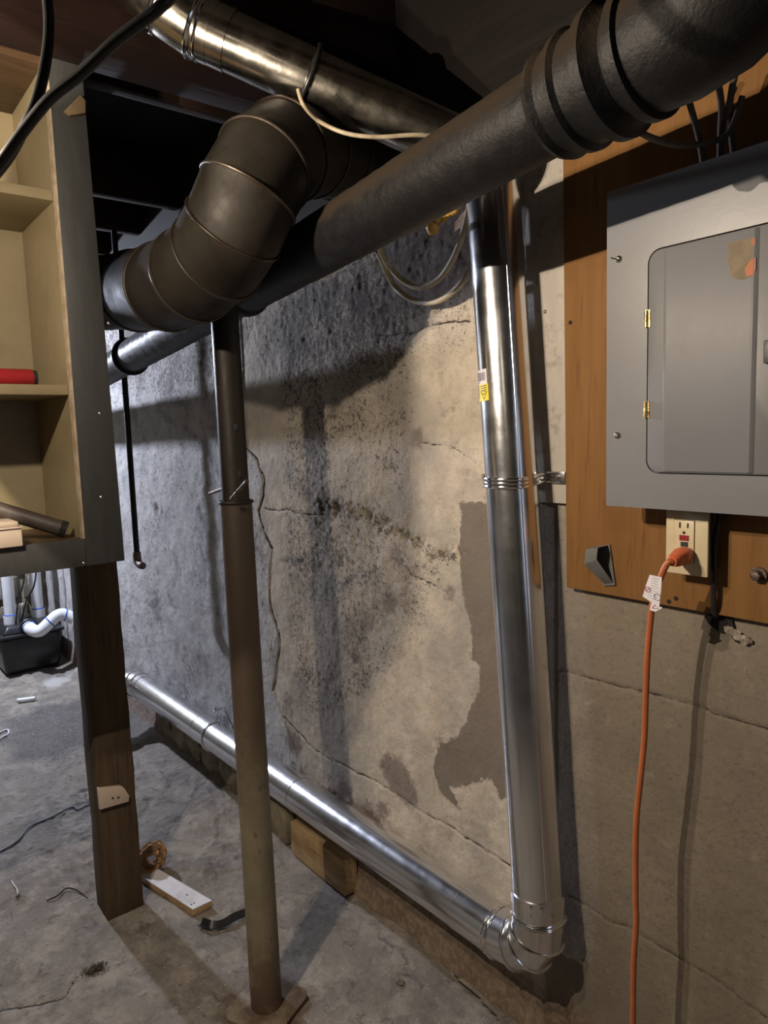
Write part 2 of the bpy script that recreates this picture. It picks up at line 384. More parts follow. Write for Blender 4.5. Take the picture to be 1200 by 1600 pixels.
def grid(name, U, V, P, mat, attrs):
    nu, nv = len(U), len(V); me = bpy.data.meshes.new(name)
    me.vertices.add(nu*nv); me.vertices.foreach_set('co', np.stack(P, -1).reshape(-1).astype(np.float32))
    i, j = np.meshgrid(np.arange(nu-1), np.arange(nv-1), indexing='ij'); a = (i*nv+j).ravel()
    q = np.stack([a, a+nv, a+nv+1, a+1], 1).ravel().astype(np.int32); nf = len(a)
    me.loops.add(nf*4); me.loops.foreach_set('vertex_index', q)
    me.polygons.add(nf); me.polygons.foreach_set('loop_start', (np.arange(nf)*4).astype(np.int32))
    me.polygons.foreach_set('use_smooth', np.ones(nf, bool))
    me.update(calc_edges=True)
    for k, A in attrs.items():
        t = me.attributes.new(k, 'FLOAT', 'POINT'); t.data.foreach_set('value', A.ravel().astype(np.float32))
    me.materials.append(M[mat]); o = bpy.data.objects.new(name, me); C.objects.link(o); return o
def wp(pts, y=0.):
    return [(float(p[0]), float(p[2])) for p in (onwall(a, b, y) for a, b in pts)]
def fp(pts):
    return [(float(p[0]), float(p[1])) for p in (onfloor(a, b) for a, b in pts)]

# ------------------------------------------------------------ wall_right
ux = np.concatenate([np.arange(-5.2, -2.5, .013), np.arange(-2.5, -.25, .0042), np.arange(-.25, 1.9, .03)])
uz = np.concatenate([np.arange(-.03, 1.85, .0042), np.arange(1.85, 2.46, .03)])
X, Z = np.meshgrid(ux, uz, indexing='ij')
jag = (fbm(X, Z, 22, 4, 3)-.5)*.03
left_poly = wp([(383,640),(386,700),(402,720),(412,749),(413,774),(406,797),(414,830),(426,856),(421,891),(424,954),(437,986),(437,1015),(427,1078),(443,1119),(472,1198),(480,1500)])
left_poly = left_poly+[(-5.6,-.3),(-5.6,2.6),(left_poly[0][0],2.6)]
grey_poly = wp([(715,785),(722,800),(716,860),(721,905),(722,930),(735,973),(738,1002),(737,1030),(751,1040),(749,1078),(735,1105),(728,1125),(715,1150),(684,1167),(678,1200),(690,1240),(722,1268),(706,1232),(735,1225),(770,1215),(785,1250),(800,1240),(870,1240),(870,785)])
tan_poly = wp([(852,780),(852,1600)]); tan_poly = [(tan_poly[0][0]-.01, 1.22),(tan_poly[1][0],-.2),(3,-.2),(3,1.22)]
sdl = polysd(X, Z, left_poly); sdg = polysd(X, Z, grey_poly); sdt = polysd(X, Z, tan_poly)
cr = [[(386,700),(402,720),(412,749),(413,774),(406,797),(414,830),(426,856)], [(421,891),(424,954),(437,986),(437,1015),(427,1078)],
      [(592,525),(640,521),(680,507),(735,500)], [(415,795),(450,798),(505,806)], [(520,1185),(560,1208),(600,1228),(650,1262),(700,1290),(760,1330),(800,1352)],
      [(660,690),(700,698),(745,720)], [(445,1120),(480,1160),(520,1190)]]
cr2 = [[(878,1048),(925,1062),(1000,1080),(1090,1105),(1200,1140)], [(892,1400),(930,1425),(985,1452),(1030,1480),(1100,1520),(1200,1588)], [(640,895),(700,930),(722,960)]]
dcr = np.full(X.shape, 9.)
for c in cr: dcr = np.minimum(dcr, segdist(X+jag*.5, Z+jag*.5, wp(c)))
dcr2 = np.full(X.shape, 9.)
for c in cr2: dcr2 = np.minimum(dcr2, segdist(X+jag*.5, Z+jag*.5, wp(c)))
crk = (np.exp(-(dcr/.0036)**2)*(.35+.8*fbm(X,Z,12,3,61))*np.where(segdist(X,Z,wp(cr[0]))<.03,1.3,.85)+(.22+.66*fbm(X,Z,9,3,67))*np.exp(-(dcr2/.0030)**2))
spall = np.exp(-(segdist(X+jag, Z+jag, wp([(500,790),(560,800),(600,822),(640,838),(680,862),(716,868)]))/.02)**2)
mid_poly = wp([(440,480),(640,470),(645,700),(640,850),(700,880),(650,1000),(560,1100),(470,1130),(445,900)])
mid = np.clip(polysd(X, Z, mid_poly)/.08+.5, 0, 1)
top = np.clip((Z-1.5)/.25, 0, 1)*(X < -1.0)
pit = .12+.55*mid+.65*top+.34*np.clip((sdl+.02)/.05, 0, 1)+.5*spall
pit = np.clip(pit-1.0*np.clip(np.maximum(sdg, sdt)/.02+.5, 0, 1), 0, 1)*(.55+.9*fbm(X, Z, 5, 3, 41))
def blobs(lst):
    s = np.zeros(X.shape)
    for px, py, r, a in lst:
        p = onwall(px, py); s += a*np.exp(-(((X-p[0])+jag)**2/(r*1.1)**2+(Z-p[2]+jag)**2/r**2))
    return s
stain = blobs([(615,1205,.055,.85),(635,1240,.05,.7),(556,1027,.02,.8),(610,940,.045,.55),(575,970,.06,.45),(655,685,.04,.6),(545,1150,.04,.3),(575,1270,.05,.6),(540,1235,.04,.6),(600,1265,.03,.6),
               (475,770,.05,.5),(500,810,.05,.4),(700,640,.05,.35),(690,590,.03,.3),(475,540,.03,.8),(735,1020,.03,.4),(690,1160,.05,.4),(520,640,.05,.5),(620,870,.05,.5),(460,1160,.05,.6),(450,1100,.06,.5),
               (700,930,.03,.5),(640,1100,.02,.3),(250,960,.14,.3),(300,1040,.15,.35),(245,795,.03,.9),(330,900,.1,.25),(560,460,.05,1.),(650,410,.12,1.),(700,370,.1,.8),(525,450,.03,.9)])
stain += np.clip(1-Z/.55, 0, 1)*.25*(X < -1.7)
dirt = np.clip((.20-Z)/.16, 0, 1.1)*1.0+.7*np.exp(-(segdist(X, Z, wp([(500,1230),(600,1290),(700,1375),(780,1440)]))/.035)**2)*(fbm(X,Z,9,3,5) > .45)
disp = (fbm(X, Z, 2.2, 4, 11)-.5)*.016+(fbm(X, Z, 14, 5, 21, .6)-.5)*.008+(fbm(X, Z, 70, 3, 31)-.5)*.0035*(.3+pit)
smoothz = np.clip(np.maximum(sdg, sdt)/.02+.5, 0, 1)
disp *= 1-.6*smoothz
disp += .0035*np.clip((sdl+jag*.2)/.004+.5, 0, 1)+.0015*np.clip(sdg/.004+.5, 0, 1)*(X < -.9)
disp -= crk*.005; disp += spall*(fbm(X, Z, 40, 4, 77)-.55)*.035
disp += np.clip((.13-Z)/.13, 0, 1)**1.5*(.018+.03*(fbm(X, Z, 7, 4, 91)-.3))
p = onwall(245,795); hole = np.exp(-(((X-p[0])/.025)**2+((Z-p[2])/.02)**2)); disp -= hole*.012
disp = np.where(X > -.9, np.minimum(disp, .004), disp)
wr = grid('wall_right', ux, uz, (X, -disp, Z), 'wall', dict(m_left=sdl, m_grey=sdg, m_tan=sdt, m_pit=pit, m_stain=stain, m_dirt=dirt, m_crack=np.clip(crk, 0, 1.2)))
struct(wr, 'long concrete wall with patchy pale plaster, pits, cracks and a grey cement patch')

# ------------------------------------------------------------ floor
fx = np.concatenate([np.arange(-5.2, -2.9, .018), np.arange(-2.9, -.7, .0065), np.arange(-.7, 2.0, .05)])
fy = np.concatenate([np.arange(-4.0, -1.7, .06), np.arange(-1.7, .03, .0065)])
X, Y = np.meshgrid(fx, fy, indexing='ij'); jag = (fbm(X, Y, 18, 4, 3)-.5)*.05
far = np.clip((-X-1.7)/.5, 0, 1)
fd = (fbm(X, Y, 1.6, 4, 211)-.5)*.018+(fbm(X, Y, 9, 5, 221, .62)-.5)*(.008+.010*far)+(fbm(X, Y, 50, 2, 231)-.5)*.003-.006*np.clip((fbm(X, Y*1.8, 4.5, 5, 301, .65)-.56)/.03, 0, 1)*(.3+.7*far)
step = polysd(X+jag, Y+jag, fp([(275,1360),(330,1330),(380,1290),(330,1280),(300,1250),(360,1240),(440,1290),(430,1330),(400,1350),(340,1365)]))
fd += .008*np.clip(step/.01+.5, 0, 1)
fd += .03*np.clip((Y+.14)/.14, 0, 1)**2*(1+.8*(fbm(X, Y, 12, 4, 51)-.5))*np.clip((-X-1.5)/1.2, .12, 1)
fcr = np.full(X.shape, 9.)
for c in [[(135,1512),(100,1560),(0,1580)], [(630,1440),(680,1490),(730,1540),(790,1600)]]: fcr = np.minimum(fcr, segdist(X+jag*.4, Y+jag*.4, fp(c)))
fcrk = np.exp(-(fcr/.004)**2)*(fbm(X,Y,8,2,9) > .35); fd -= fcrk*.005
def fblob(lst):
    s = np.zeros(X.shape)
    for px, py, rx, ry, a in lst:
        p = onfloor(px, py); s += a*np.exp(-(((X-p[0])/rx)**2+((Y-p[1])/ry)**2))
    return s
damp = fblob([(80,1130,.30,.22,1.1),(180,1130,.35,.2,1.),(60,1170,.2,.2,.5),(300,1200,.15,.12,.35),(90,1240,.08,.08,.45),(340,1240,.12,.06,.4),(270,1320,.1,.05,.5)])
rust = fblob([(415,1575,.13,.13,1.0),(60,1530,.05,.08,.5),(110,1370,.1,.1,.3)])
pale = fblob([(85,1065,.12,.10,1.),(120,1048,.1,.08,.6),(335,1345,.06,.03,.4)])
fl = grid('floor', fx, fy, (X, Y, fd), 'floor', dict(m_damp=damp, m_rust=rust, m_pale=pale, m_crack=np.clip(fcrk, 0, 1)))
struct(fl, 'rough stained concrete floor with damp patches and ridges')
def fz(x, y):
    i = min(np.searchsorted(fx, x), len(fx)-1); j = min(np.searchsorted(fy, y), len(fy)-1); return float(fd[i, j])

# ------------------------------------------------------------ rest of the room shell and an assumed window
struct(MB().box((-5.2,-4.05,-.05),(1.9,-4.0,2.5)).build('wall_left', 'mortar'))
struct(MB().box((1.9,-4.05,-.05),(1.95,.05,2.5)).build('wall_front', 'mortar'))
wb = struct(MB().box((-5.2,-4.0,-.05),(-5.12,.0,2.5)).build('wall_back', 'mortar'), 'rubble stone end wall with lime streaks behind the black tank')
z = 0.
row = 0
while z < 2.3:
    hh = random.uniform(.13, .22); y = -2.4+(row % 2)*.1
    while y < -.02:
        wdt = random.uniform(.18, .36); y2 = min(y+wdt, -.005)
        if y2-y > .05:
            b = MB(); q = .006; d = random.uniform(.03, .06)
            ys = [y+q, y+q+.02, y2-q-.02, y2-q]; zs = [z+q, z+q+.02, z+hh-q-.02, z+hh-q]
            b.add([(-5.13, ys[0], zs[0]),(-5.13, ys[3], zs[0]),(-5.13, ys[3], zs[3]),(-5.13, ys[0], zs[3]),
                   (-5.12+d, ys[1], zs[1]+random.uniform(0,.02)),(-5.12+d*.8, ys[2], zs[1]),(-5.12+d, ys[2]-.01, zs[2]),(-5.12+d*.9, ys[1]+.01, zs[2])],
                  [(0,1,5,4),(1,2,6,5),(2,3,7,6),(3,0,4,7),(4,5,6,7),(3,2,1,0)])
            b.build('stone', 'stone', wb, bevel=.008, smooth=60)
        y = y2
        if y >= -.02: break
    z += hh; row += 1
def glow():
    t = NT('daylight_glass', .3); t.b.inputs['Emission Color'].default_value = (.60,.76,1,1); t.b.inputs['Emission Strength'].default_value = 1.0; return t.m  # emission of the assumed window, standing in for daylight
wn = struct(MB().box((1.872,-1.02,.55),(1.899,-.30,1.95)).build('window_1', 'whitewood', None, bevel=.004), 'narrow basement window with daylight behind frosted glass')  # unseen window added so its glow streaks the duct blue
MB().box((1.866,-.97,.60),(1.8715,-.35,1.23)).build('pane', glow(), wn); MB().box((1.866,-.97,1.27),(1.8715,-.35,1.90)).build('pane', M['whitewood'] and bpy.data.materials['daylight_glass'], wn)
ce = struct(MB().box((-5.2,-4.0,2.42),(1.9,.05,2.47)).build('ceiling', 'deck'), 'dark board deck above the joists')
for jx in [-4.6,-4.2,-3.8,-3.4,-3.0,-2.6,-1.82,-1.36,-.9,-.44,.02,.48,.94,1.4]:
    MB().box((jx-.022,-3.98,2.22),(jx+.022,.0,2.42)).build('joist', 'joist', ce, bevel=.003)
MB().box((-5.1,-.0175,1.925),(1.88,-.003,2.415)).build('rim_board', 'deck', wr, bevel=.002)
bz = 2.10
b0 = onfloor(270, 92, bz)
tag(MB().box((b0[0]-.14,-3.0,bz),(b0[0],-.02,bz+.12)).build('timber_beam', 'redbeam', None, bevel=.004), 'reddish brown ceiling beam running behind the shiny duct elbow', 'beam')

# ------------------------------------------------------------ new galvanized duct: riser, elbow, floor run
R4 = .053
top = Vector(onwall(768, 255, -.075)); bot = Vector(onwall(842, 1425, -.075))
duct = thing('galvanized_duct', (bot.x, bot.y, 0), 'shiny new galvanized round duct rising up the wall and running left along its foot', 'duct')
hz0 = Vector(onwall(765, 1444, -.075)); hz1 = Vector(onwall(222, 1076, -.075)); hz1.z = hz0.z-.012
dv = (top-bot).normalized(); dh = (hz1-hz0).normalized()
MB().tube([bot-dv*.02, bot+(top-bot)*.5, top], [R4-.0008, R4, R4], 64).build('riser_pipe', 'galv', duct)
corner = Vector((bot.x-dv.x*.1, bot.y, hz0.z))
arc = []
a0 = hz0-dh*.035; a1 = bot+dv*.0
for k in range(5):
    t = k/4.; q = (1-t)**2*a0+2*t*(1-t)*corner+t*t*a1; arc.append(q)
arc = [hz0+dh*.012]+arc+[a1+dv*.05]
def gores(parent, pts, r, matp, matb, beadr=.0035, name='elbow_gore', seg=48):
    for i in range(len(pts)-1):
        p, q = Vector(pts[i]), Vector(pts[i+1])
        # extend both ends to the mitre planes
        prev = Vector(pts[i-1]) if i else None; nxt = Vector(pts[i+2]) if i+2 < len(pts) else None
        path = [p, q]; e = (q-p).normalized()
        def ring(c, other):
            if other is None: return c, e
            return c, other
        n0 = ((p-prev).normalized()+e).normalized() if prev is not None else e
        n1 = (e+(nxt-q).normalized()).normalized() if nxt is not None else e
        u = e.orthogonal().normalized(); w_ = e.cross(u); vs = []
        for c, n in ((p, n0), (q, n1)):
            for k in range(seg):
                a = 2*math.pi*k/seg; d = (u*math.cos(a)+w_*math.sin(a))*r*(1+.004*(i % 2))
                s = -(d.dot(n))/e.dot(n); vs.append(c+d+e*s)
        b = MB(); b.add(vs, [(k, (k+1) % seg, seg+(k+1) % seg, seg+k) for k in range(seg)]+[tuple(range(seg)), tuple(range(2*seg-1, seg-1, -1))])
        b.build(name, matp, parent)
        if nxt is not None:
            bend = (nxt-q).normalized()-e
            MB().torus(q, n1, r+.001, beadr, 56, 8, bend if bend.length > 1e-5 else None, 1/max(.5, e.dot(n1))).build('bead', matb, parent)
gores(duct, arc, R4+.0015, 'galv', 'galv_seam', .0032)
for c, ax in ((a0+dh*.012, dh), (a0+dh*.002, dh), (a1+dv*.002, dv), (a1-dv*.008, dv)):
    MB().torus(c, ax, R4+.0012, .0026, 56, 8).build('bead', 'galv_seam', duct)
# crimped lower end of the riser
b = MB(); seg = 96; vs = []
u = dv.orthogonal().normalized(); w_ = dv.cross(u)
for k in range(seg):
    a = 2*math.pi*k/seg; r_ = R4+.0012+(.0016 if (k//2) % 3 == 0 else 0)
    for h in (0, .006, .026, .03):
        rr = r_ if h in (.006, .026) else R4+.0006
        vs.append(bot+dv*(.018+h)+(u*math.cos(a)+w_*math.sin(a))*rr)
b.add(vs, [(k*4+j, ((k+1) % seg)*4+j, ((k+1) % seg)*4+j+1, k*4+j+1) for k in range(seg) for j in range(3)]); b.build('crimped_end', 'galv', duct)
# floor run: three joined pipe lengths
n_ = 3; L = hz1-hz0
MB().tube([hz0+L*0., hz0+L*.04], [R4+.0012]*2, 64).build('collar', 'galv', duct)
joints = [0.035, .37, .70, 1.]
for i in range(3):
    MB().tube([hz0+L*joints[i], hz0+L*(joints[i]+joints[i+1])/2, hz0+L*joints[i+1]], [R4+.0004*(i % 2)]*3, 64).build('floor_pipe', 'galv', duct)
    MB().torus(hz0+L*joints[i], L, R4+.0002, .0014, 56, 6).build('joint_lip', 'galv_seam', duct)
# long lock seam of the riser
sd = Vector((.85, -.5, 0)).normalized()
MB().tube([bot+dv*.06+sd*(R4), top+sd*(R4)], .0015, 8).build('lock_seam', 'galv', duct)
# far elbow turning out into the room
e0 = hz1.copy(); far = [e0-dh*.03, e0+dh*.02, e0+dh*.07+Vector((0,-.015,0)), e0+dh*.115+Vector((0,-.06,-.004)), e0+dh*.13+Vector((0,-.12,-.01)), e0+dh*.13+Vector((0,-.22,-.02))]
gores(duct, far, R4+.002, 'galv', 'galv_seam', .0035)
for s_, q in ((0, (.75,-.66)), (1, (.2,-.98))):
    pass
vd = (Vector(CAMP)-hz0)
def radial(center, axis, towards):
    d = Vector(towards)-Vector(center); d = d-axis*d.dot(axis); return d.normalized()
for px, py, c, ax in ((781,1419,hz0,dh), (756,1484,hz0,dh), (862,1429,bot,dv), (857,1453,bot,dv)):
    r_ = Vector(ray(px, py)).normalized(); o_ = Vector(CAMP)-Vector(c)
    # where the sight line meets the pipe's surface
    A = r_-ax*r_.dot(ax); B = o_-ax*o_.dot(ax); a_ = A.dot(A); b_ = 2*A.dot(B); c_ = B.dot(B)-(R4+.001)**2; D_ = b_*b_-4*a_*c_
    if D_ > 0:
        P_ = Vector(CAMP)+r_*((-b_-math.sqrt(D_))/(2*a_)); nn = (P_-Vector(c)); nn = nn-ax*nn.dot(ax); screw(duct, P_, nn, .0045)
# warning sticker wrapped on the riser's left side
def curved_patch(name, mat, ang0, ang1, z0, z1, off, parent, skew=0.):
    # angle 0 looks to -y, negative towards -x ; z measured from bot along dv
    vs = []; n = 10
    for i in range(n+1):
        a = math.radians(ang0+(ang1-ang0)*i/n); d = Vector((math.sin(a), -math.cos(a), 0)); d = (d-dv*d.dot(dv)).normalized()
        for zz in (z0, z1):
            for of in (off, off+.0003): vs.append(bot+dv*(zz+skew*i/n)+d*(R4+of))
    fs = []
    for i in range(n):
        k = i*4; fs += [(k+1, k+5, k+7, k+3), (k, k+2, k+6, k+4), (k, k+4, k+5, k+1), (k+2, k+3, k+7, k+6)]
    fs += [(0,1,3,2), (n*4, n*4+2, n*4+3, n*4+1)]
    return MB().add(vs, fs).build(name, mat, parent)
zc = (Vector(onwall(762, 606, -.1))-bot).dot(dv)
st = curved_patch('sticker', 'yellow', -52, 2, zc-.028, zc+.005, .0006, duct)
st['label'] = 'yellow and white warning sticker'
curved_patch('sticker_top', 'paper', -52, 0, zc+.005, zc+.034, .0006, st)
for i in range(9):
    a = -34+i*3.4; curved_patch('barcode_bar', 'gridgrey', a, a+(1.6 if i % 3 else 2.4), zc+.012, zc+.028, .0011, st)
for i in range(3): curved_patch('print_line', 'ink', -24, -3, zc+.0008-i*.0042, zc+.0022-i*.0042, .0011, st)
for i in range(6): curved_patch('print_line', 'ink', -50, -34, zc+.003-i*.0045, zc+.0042-i*.0045, .0011, st)
for i in range(5): curved_patch('print_line', 'gridgrey', -50, -28, zc+.008+i*.005, zc+.0095+i*.005, .0011, st)
for A_, B_ in (((-24,-.0105),(-3,-.0105)), ((-24,-.0105),(-13.5,-.026)), ((-3,-.0105),(-13.5,-.026)), ((-19,-.0135),(-13,-.017)), ((-13,-.017),(-9,-.013))):
    vs = []
    P_ = []
    for k in range(7):
        t = k/6; a = math.radians(A_[0]+(B_[0]-A_[0])*t); zz = zc+A_[1]+(B_[1]-A_[1])*t
        d = Vector((math.sin(a), -math.cos(a), 0)); P_.append(bot+dv*zz+d*(R4+.0012))
    MB().tube(P_, .0005, 6).build('warning_triangle', 'ink', st)

# ------------------------------------------------------------ straps
sz = Vector(onwall(800, 752, -.075)); kz = (sz-bot).dot(dv); sc_ = bot+dv*kz
strap = thing('pipe_strap', (sc_.x, -.02, sc_.z), 'ribbed metal strap clamping the upright duct to the white board', 'strap')
se = Vector(onwall(876, 746, -.016))
for off in (-.0075, 0, .0075):
    pts = []
    for k in range(25):
        a = math.radians(-215+k*(215+62)/24.); pts.append(sc_+dv*off+Vector((math.sin(a), -math.cos(a), 0))*(R4+.0035))
    e_ = pts[-1]
    pts = [Vector((sc_.x-.09,-.016,sc_.z+off))] + pts
    tail = [e_+(Vector((se.x-.032,-.020,se.z+off))-e_)*t for t in (.4, .8, 1.)]+[Vector((se.x+.004,-.0175,se.z+off))]
    MB().tube(pts+tail, .0036, 10).build('strap_rib', 'galv_seam', strap)
MB().box((se.x-.022,-.021,se.z-.012),(se.x+.012,-.0165,se.z+.012)).build('strap_tab', 'galv', strap, bevel=.001)
screw(strap, (se.x-.004, -.0212, se.z), (0,-1,0), .006)
screw(strap, sc_+Vector((-.035,-.045,.012)), (-.4,-1,0), .005)
# wire hanger on the floor run
hp = Vector(onwall(335, 1135, -.075)); kh = (hp-hz0).dot(dh); hc = hz0+dh*kh
hang = thing('pipe_hanger', (hc.x, 0, hc.z), 'thin metal hanger loop around the low duct left of the round column', 'hanger')
anch = Vector(onwall(347, 1106, -.008)); U_ = Vector((0,-1,0)); W_ = dh.cross(U_).normalized()
if W_.z < 0: W_ = -W_
pts = [hc+(U_*math.cos(a)+W_*math.sin(a))*(R4+.003) for a in [math.radians(115-i*12) for i in range(22)]]
MB().tube([Vector(anch)+Vector((0,-.01,0)), pts[0]+Vector((0,.0,.02))]+pts, .003, 8).build('hanger_loop', 'galv_seam', hang)
MB().tube([Vector(anch), Vector(anch)+Vector((0,-.03,0))], [.006,.006], 12).build('anchor_bolt', 'galv_seam', hang)
MB().ball(Vector(anch)+Vector((0,-.03,0)), .009, 10, 6, (1,.6,1)).build('bolt_head', 'galv_seam', hang)

# ------------------------------------------------------------ overhead new duct
oa = Vector(at(352, 62, 1.30)); ob = Vector(onwall(790, 262, -.085))
od = (ob-oa).normalized()
oh = thing('overhead_duct', tuple(oa), 'shiny new round duct sloping down from its elbow at the ceiling', 'duct')
om = oa+(ob-oa)*.30
RO = .05
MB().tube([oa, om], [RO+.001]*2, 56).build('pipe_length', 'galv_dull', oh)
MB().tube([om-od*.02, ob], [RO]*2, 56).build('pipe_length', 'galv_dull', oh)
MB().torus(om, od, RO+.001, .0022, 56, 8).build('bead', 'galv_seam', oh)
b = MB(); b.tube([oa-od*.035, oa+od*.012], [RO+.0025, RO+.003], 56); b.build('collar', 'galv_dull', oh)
p0 = oa-od*.02; up_ = Vector(at(262, 12, 1.22))-p0
el = [p0, oa-od*.055, oa-od*.10+Vector((-.0,-.012,.014)), oa-od*.135+Vector((-.012,-.02,.045)), oa-od*.15+Vector((-.022,-.025,.09)), oa-od*.15+Vector((-.03,-.025,.17))]
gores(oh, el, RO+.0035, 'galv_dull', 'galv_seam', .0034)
for k in (.018, .028): MB().torus(oa-od*(.035+k-.012), od, RO+.003, .003, 56, 8).build('bead', 'galv_seam', oh)
uu = od.cross(Vector((0,0,1))).normalized()
MB().tube([oa+(uu*.8-Vector((0,0,.6))).normalized()*-RO, ob+(uu*.8-Vector((0,0,.6))).normalized()*-RO], .0018, 8).build('lock_seam', 'galv', oh)
# black cable looped around the overhead duct
lc = Vector(at(492, 110, 1.36)); tt = ((lc-oa).dot(od)); lc = oa+od*tt
W2 = od.cross(uu).normalized()
pts = [lc+(uu*math.cos(a)+W2*math.sin(a))*(RO+.006)+od*.015*math.cos(a) for a in [math.radians(i*12) for i in range(31)]]
tag(MB().tube(pts, .0045, 10).build('cable_loop', 'cable_black'), 'black cable looped around the overhead shiny duct', 'cable')

# ------------------------------------------------------------ old round duct with elbows
op = [at(118,460,2.1), at(165,458,1.85), at(215,455,1.66), at(262,448,1.50), at(303,430,1.40), at(340,400,1.34), at(366,356,1.29), at(388,305,1.27), at(412,262,1.29), at(444,238,1.34), at(482,232,1.42), at(520,240,1.53), at(620,264,1.80)]
od_ = thing('old_round_duct', op[5], 'dull brown old round duct bending twice below the ceiling', 'duct')
gores(od_, op, .090, 'oldgalv', 'oldbead', .003, 'duct_section', 56)
screw(od_, Vector(op[-2])+Vector((.0,-.1,.02)), (0,-1,0), .004)

# ------------------------------------------------------------ cast iron drain
ip = [onwall(1010,78,-.408), onwall(950,115,-.405), onwall(870,165,-.40), onwall(800,206,-.39), onwall(500,378,-.35), onwall(395,450,-.32), onwall(300,507,-.29), onwall(207,557,-.265), onwall(120,603,-.25)]
ip = [Vector(p) for p in ip]
# straighten: least squares line through the points
mx = [p.x for p in ip]; 
def fit(vals):
    a, b_ = np.polyfit(mx, vals, 1); return lambda x: float(a*x+b_)
fy_, fz_ = fit([p.y for p in ip]), fit([p.z for p in ip])
PL = lambda x: Vector((x, fy_(x), fz_(x)))
RI = .0565
drain = thing('cast_iron_drain', tuple(PL(-1.5)), 'thick black cast iron drain pipe crossing under the ceiling, dusty on top', 'drain pipe')
xa = ip[2].x; xj = ip[5].x; xf = ip[7].x
def rough_tube(x0, x1, r, n=60, amp=.0012):
    b = MB(); k = len(b.v); b.tube([PL(x0+(x1-x0)*i/n) for i in range(n+1)], [r+random.uniform(-amp, amp)*.6 for i in range(n+1)], 40); return b
rough_tube(xa+.02, xj, RI).build('pipe_length', 'iron', drain)
rough_tube(xj, xf+.02, RI*.97).build('pipe_length', 'iron', drain)
rough_tube(xf-.0, -4.5, RI*.93).build('pipe_length', 'iron', drain)
ax_ = (PL(0)-PL(-1)).normalized()
# spigot bands
def band(x0, prof, name, mat='iron'):
    b = MB(); b.tube([PL(x0)+ax_*d for d, r in prof], [r for d, r in prof], 48); return b.build(name, mat, drain)
band(xj, [(-.03,RI*.98),(-.028,RI+.006),(-.012,RI+.008),(0,RI+.004),(.004,RI*.98)], 'joint_band')
band(xf, [(-.035,RI*.95),(-.033,RI+.001),(0,RI+.003),(.003,RI+.007),(.012,RI+.006),(.014,RI*.97)], 'joint_band')
MB().torus(PL(xf)+ax_*.01, ax_, RI+.006, .003, 48, 8).build('clamp_ring', 'rubber', drain)
# large hub, its ridges, then the branch fitting turning up into the ceiling
hx = xa-.005
band(hx, [(-.004,RI*.99),(0,RI+.010),(.008,RI+.013),(.016,RI+.008),(.03,RI+.009),(.034,RI+.015),(.044,RI+.016),(.050,RI+.010),(.075,RI+.012),(.080,RI+.020),(.094,RI+.021),(.10,RI+.012),(.112,RI+.004)], 'hub')
fit_pts = [PL(hx)+ax_*.105, PL(hx)+ax_*.13, PL(hx)+ax_*.17, PL(hx)+ax_*.21+Vector((0,0,.006)), PL(hx)+ax_*.25+Vector((0,-.004,.022)), PL(hx)+ax_*.285+Vector((0,-.008,.055)), PL(hx)+ax_*.305+Vector((0,-.01,.10)), PL(hx)+ax_*.312+Vector((0,-.01,.2)), PL(hx)+ax_*.312+Vector((0,-.01,.44))]
MB().tube(fit_pts, [RI+.004,RI+.010,RI+.014,RI+.016,RI+.017,RI+.015,RI+.012,RI+.006,RI+.004], 44).build('sanitary_bend', 'iron', drain)
MB().tube([PL(hx)+ax_*.19, PL(hx)+ax_*.19+Vector((-.0,.0,.10)), PL(hx)+ax_*.19+Vector((0,0,.45))], [RI*.9,RI*.95,RI*.9], 36).build('branch', 'iron', drain)
band(hx, [(.118,RI+.004),(.122,RI+.016),(.135,RI+.017),(.139,RI+.006)], 'joint_band')

# ------------------------------------------------------------ steel column
cb = Vector((-1.425,-.441,0)); c1 = Vector(cb)
colm = thing('steel_column', (cb.x, cb.y, 0), 'round telescoping steel post standing on a square plate in front of the wall', 'column')
ct = onx(350, 505, cb.x); ctop = Vector(ct)
ctop = Vector((cb.x-.075*1.87/1.36, cb.y+.029*1.87/1.36, 1.87))
zj = float(onwall(370, 785, cb.y+.02)[2])
lerp = lambda z_: cb+(ctop-cb)*(z_/ctop.z)
MB().tube([lerp(.004), lerp(zj)], [.0375,.0365], 40).build('lower_tube', 'column', colm)
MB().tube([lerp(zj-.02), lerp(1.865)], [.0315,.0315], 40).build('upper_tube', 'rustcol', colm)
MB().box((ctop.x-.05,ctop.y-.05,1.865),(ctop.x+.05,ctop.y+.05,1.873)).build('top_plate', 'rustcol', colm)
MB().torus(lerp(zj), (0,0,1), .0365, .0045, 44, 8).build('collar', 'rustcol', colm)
b = MB(); P = [Vector(onfloor(*q, .0)) for q in ((352,1578),(440,1520),(475,1562),(385,1635))]
cen = sum(P, Vector((0,0,0)))/4; hw = .078; an = math.radians(24)
Rz = Matrix.Rotation(an, 3, 'Z')
b.prism([cb+Rz @ Vector((x*hw, y*hw, .004)) for x, y in ((-1,-.75),(-.75,-1),(.75,-1),(1,-.75),(1,.75),(.75,1),(-.75,1),(-1,.75))], (0,0,.009))
b.build('base_plate', 'column', colm, bevel=.002)
pin_z = float(onwall(376, 765, cb.y+.02)[2])
pv = Vector((.62, -.78, 0)).normalized()
pa = Vector(at(329, 771, 1.50)); pb = Vector(at(384, 752, 1.40))
pc = lerp(pin_z)
for q in [(-1,), ]: pass
MB().tube([Vector(onwall(328,771,cb.y+.05)), Vector(onwall(350,763,cb.y+.035))], .0045, 10).build('locking_pin', 'rustbolt', colm)
MB().tube([Vector(onwall(361,780,cb.y-.016)), Vector(onwall(386,752,cb.y-.010))], [.0042,.0052], 10).build('locking_pin', 'rustbolt', colm)
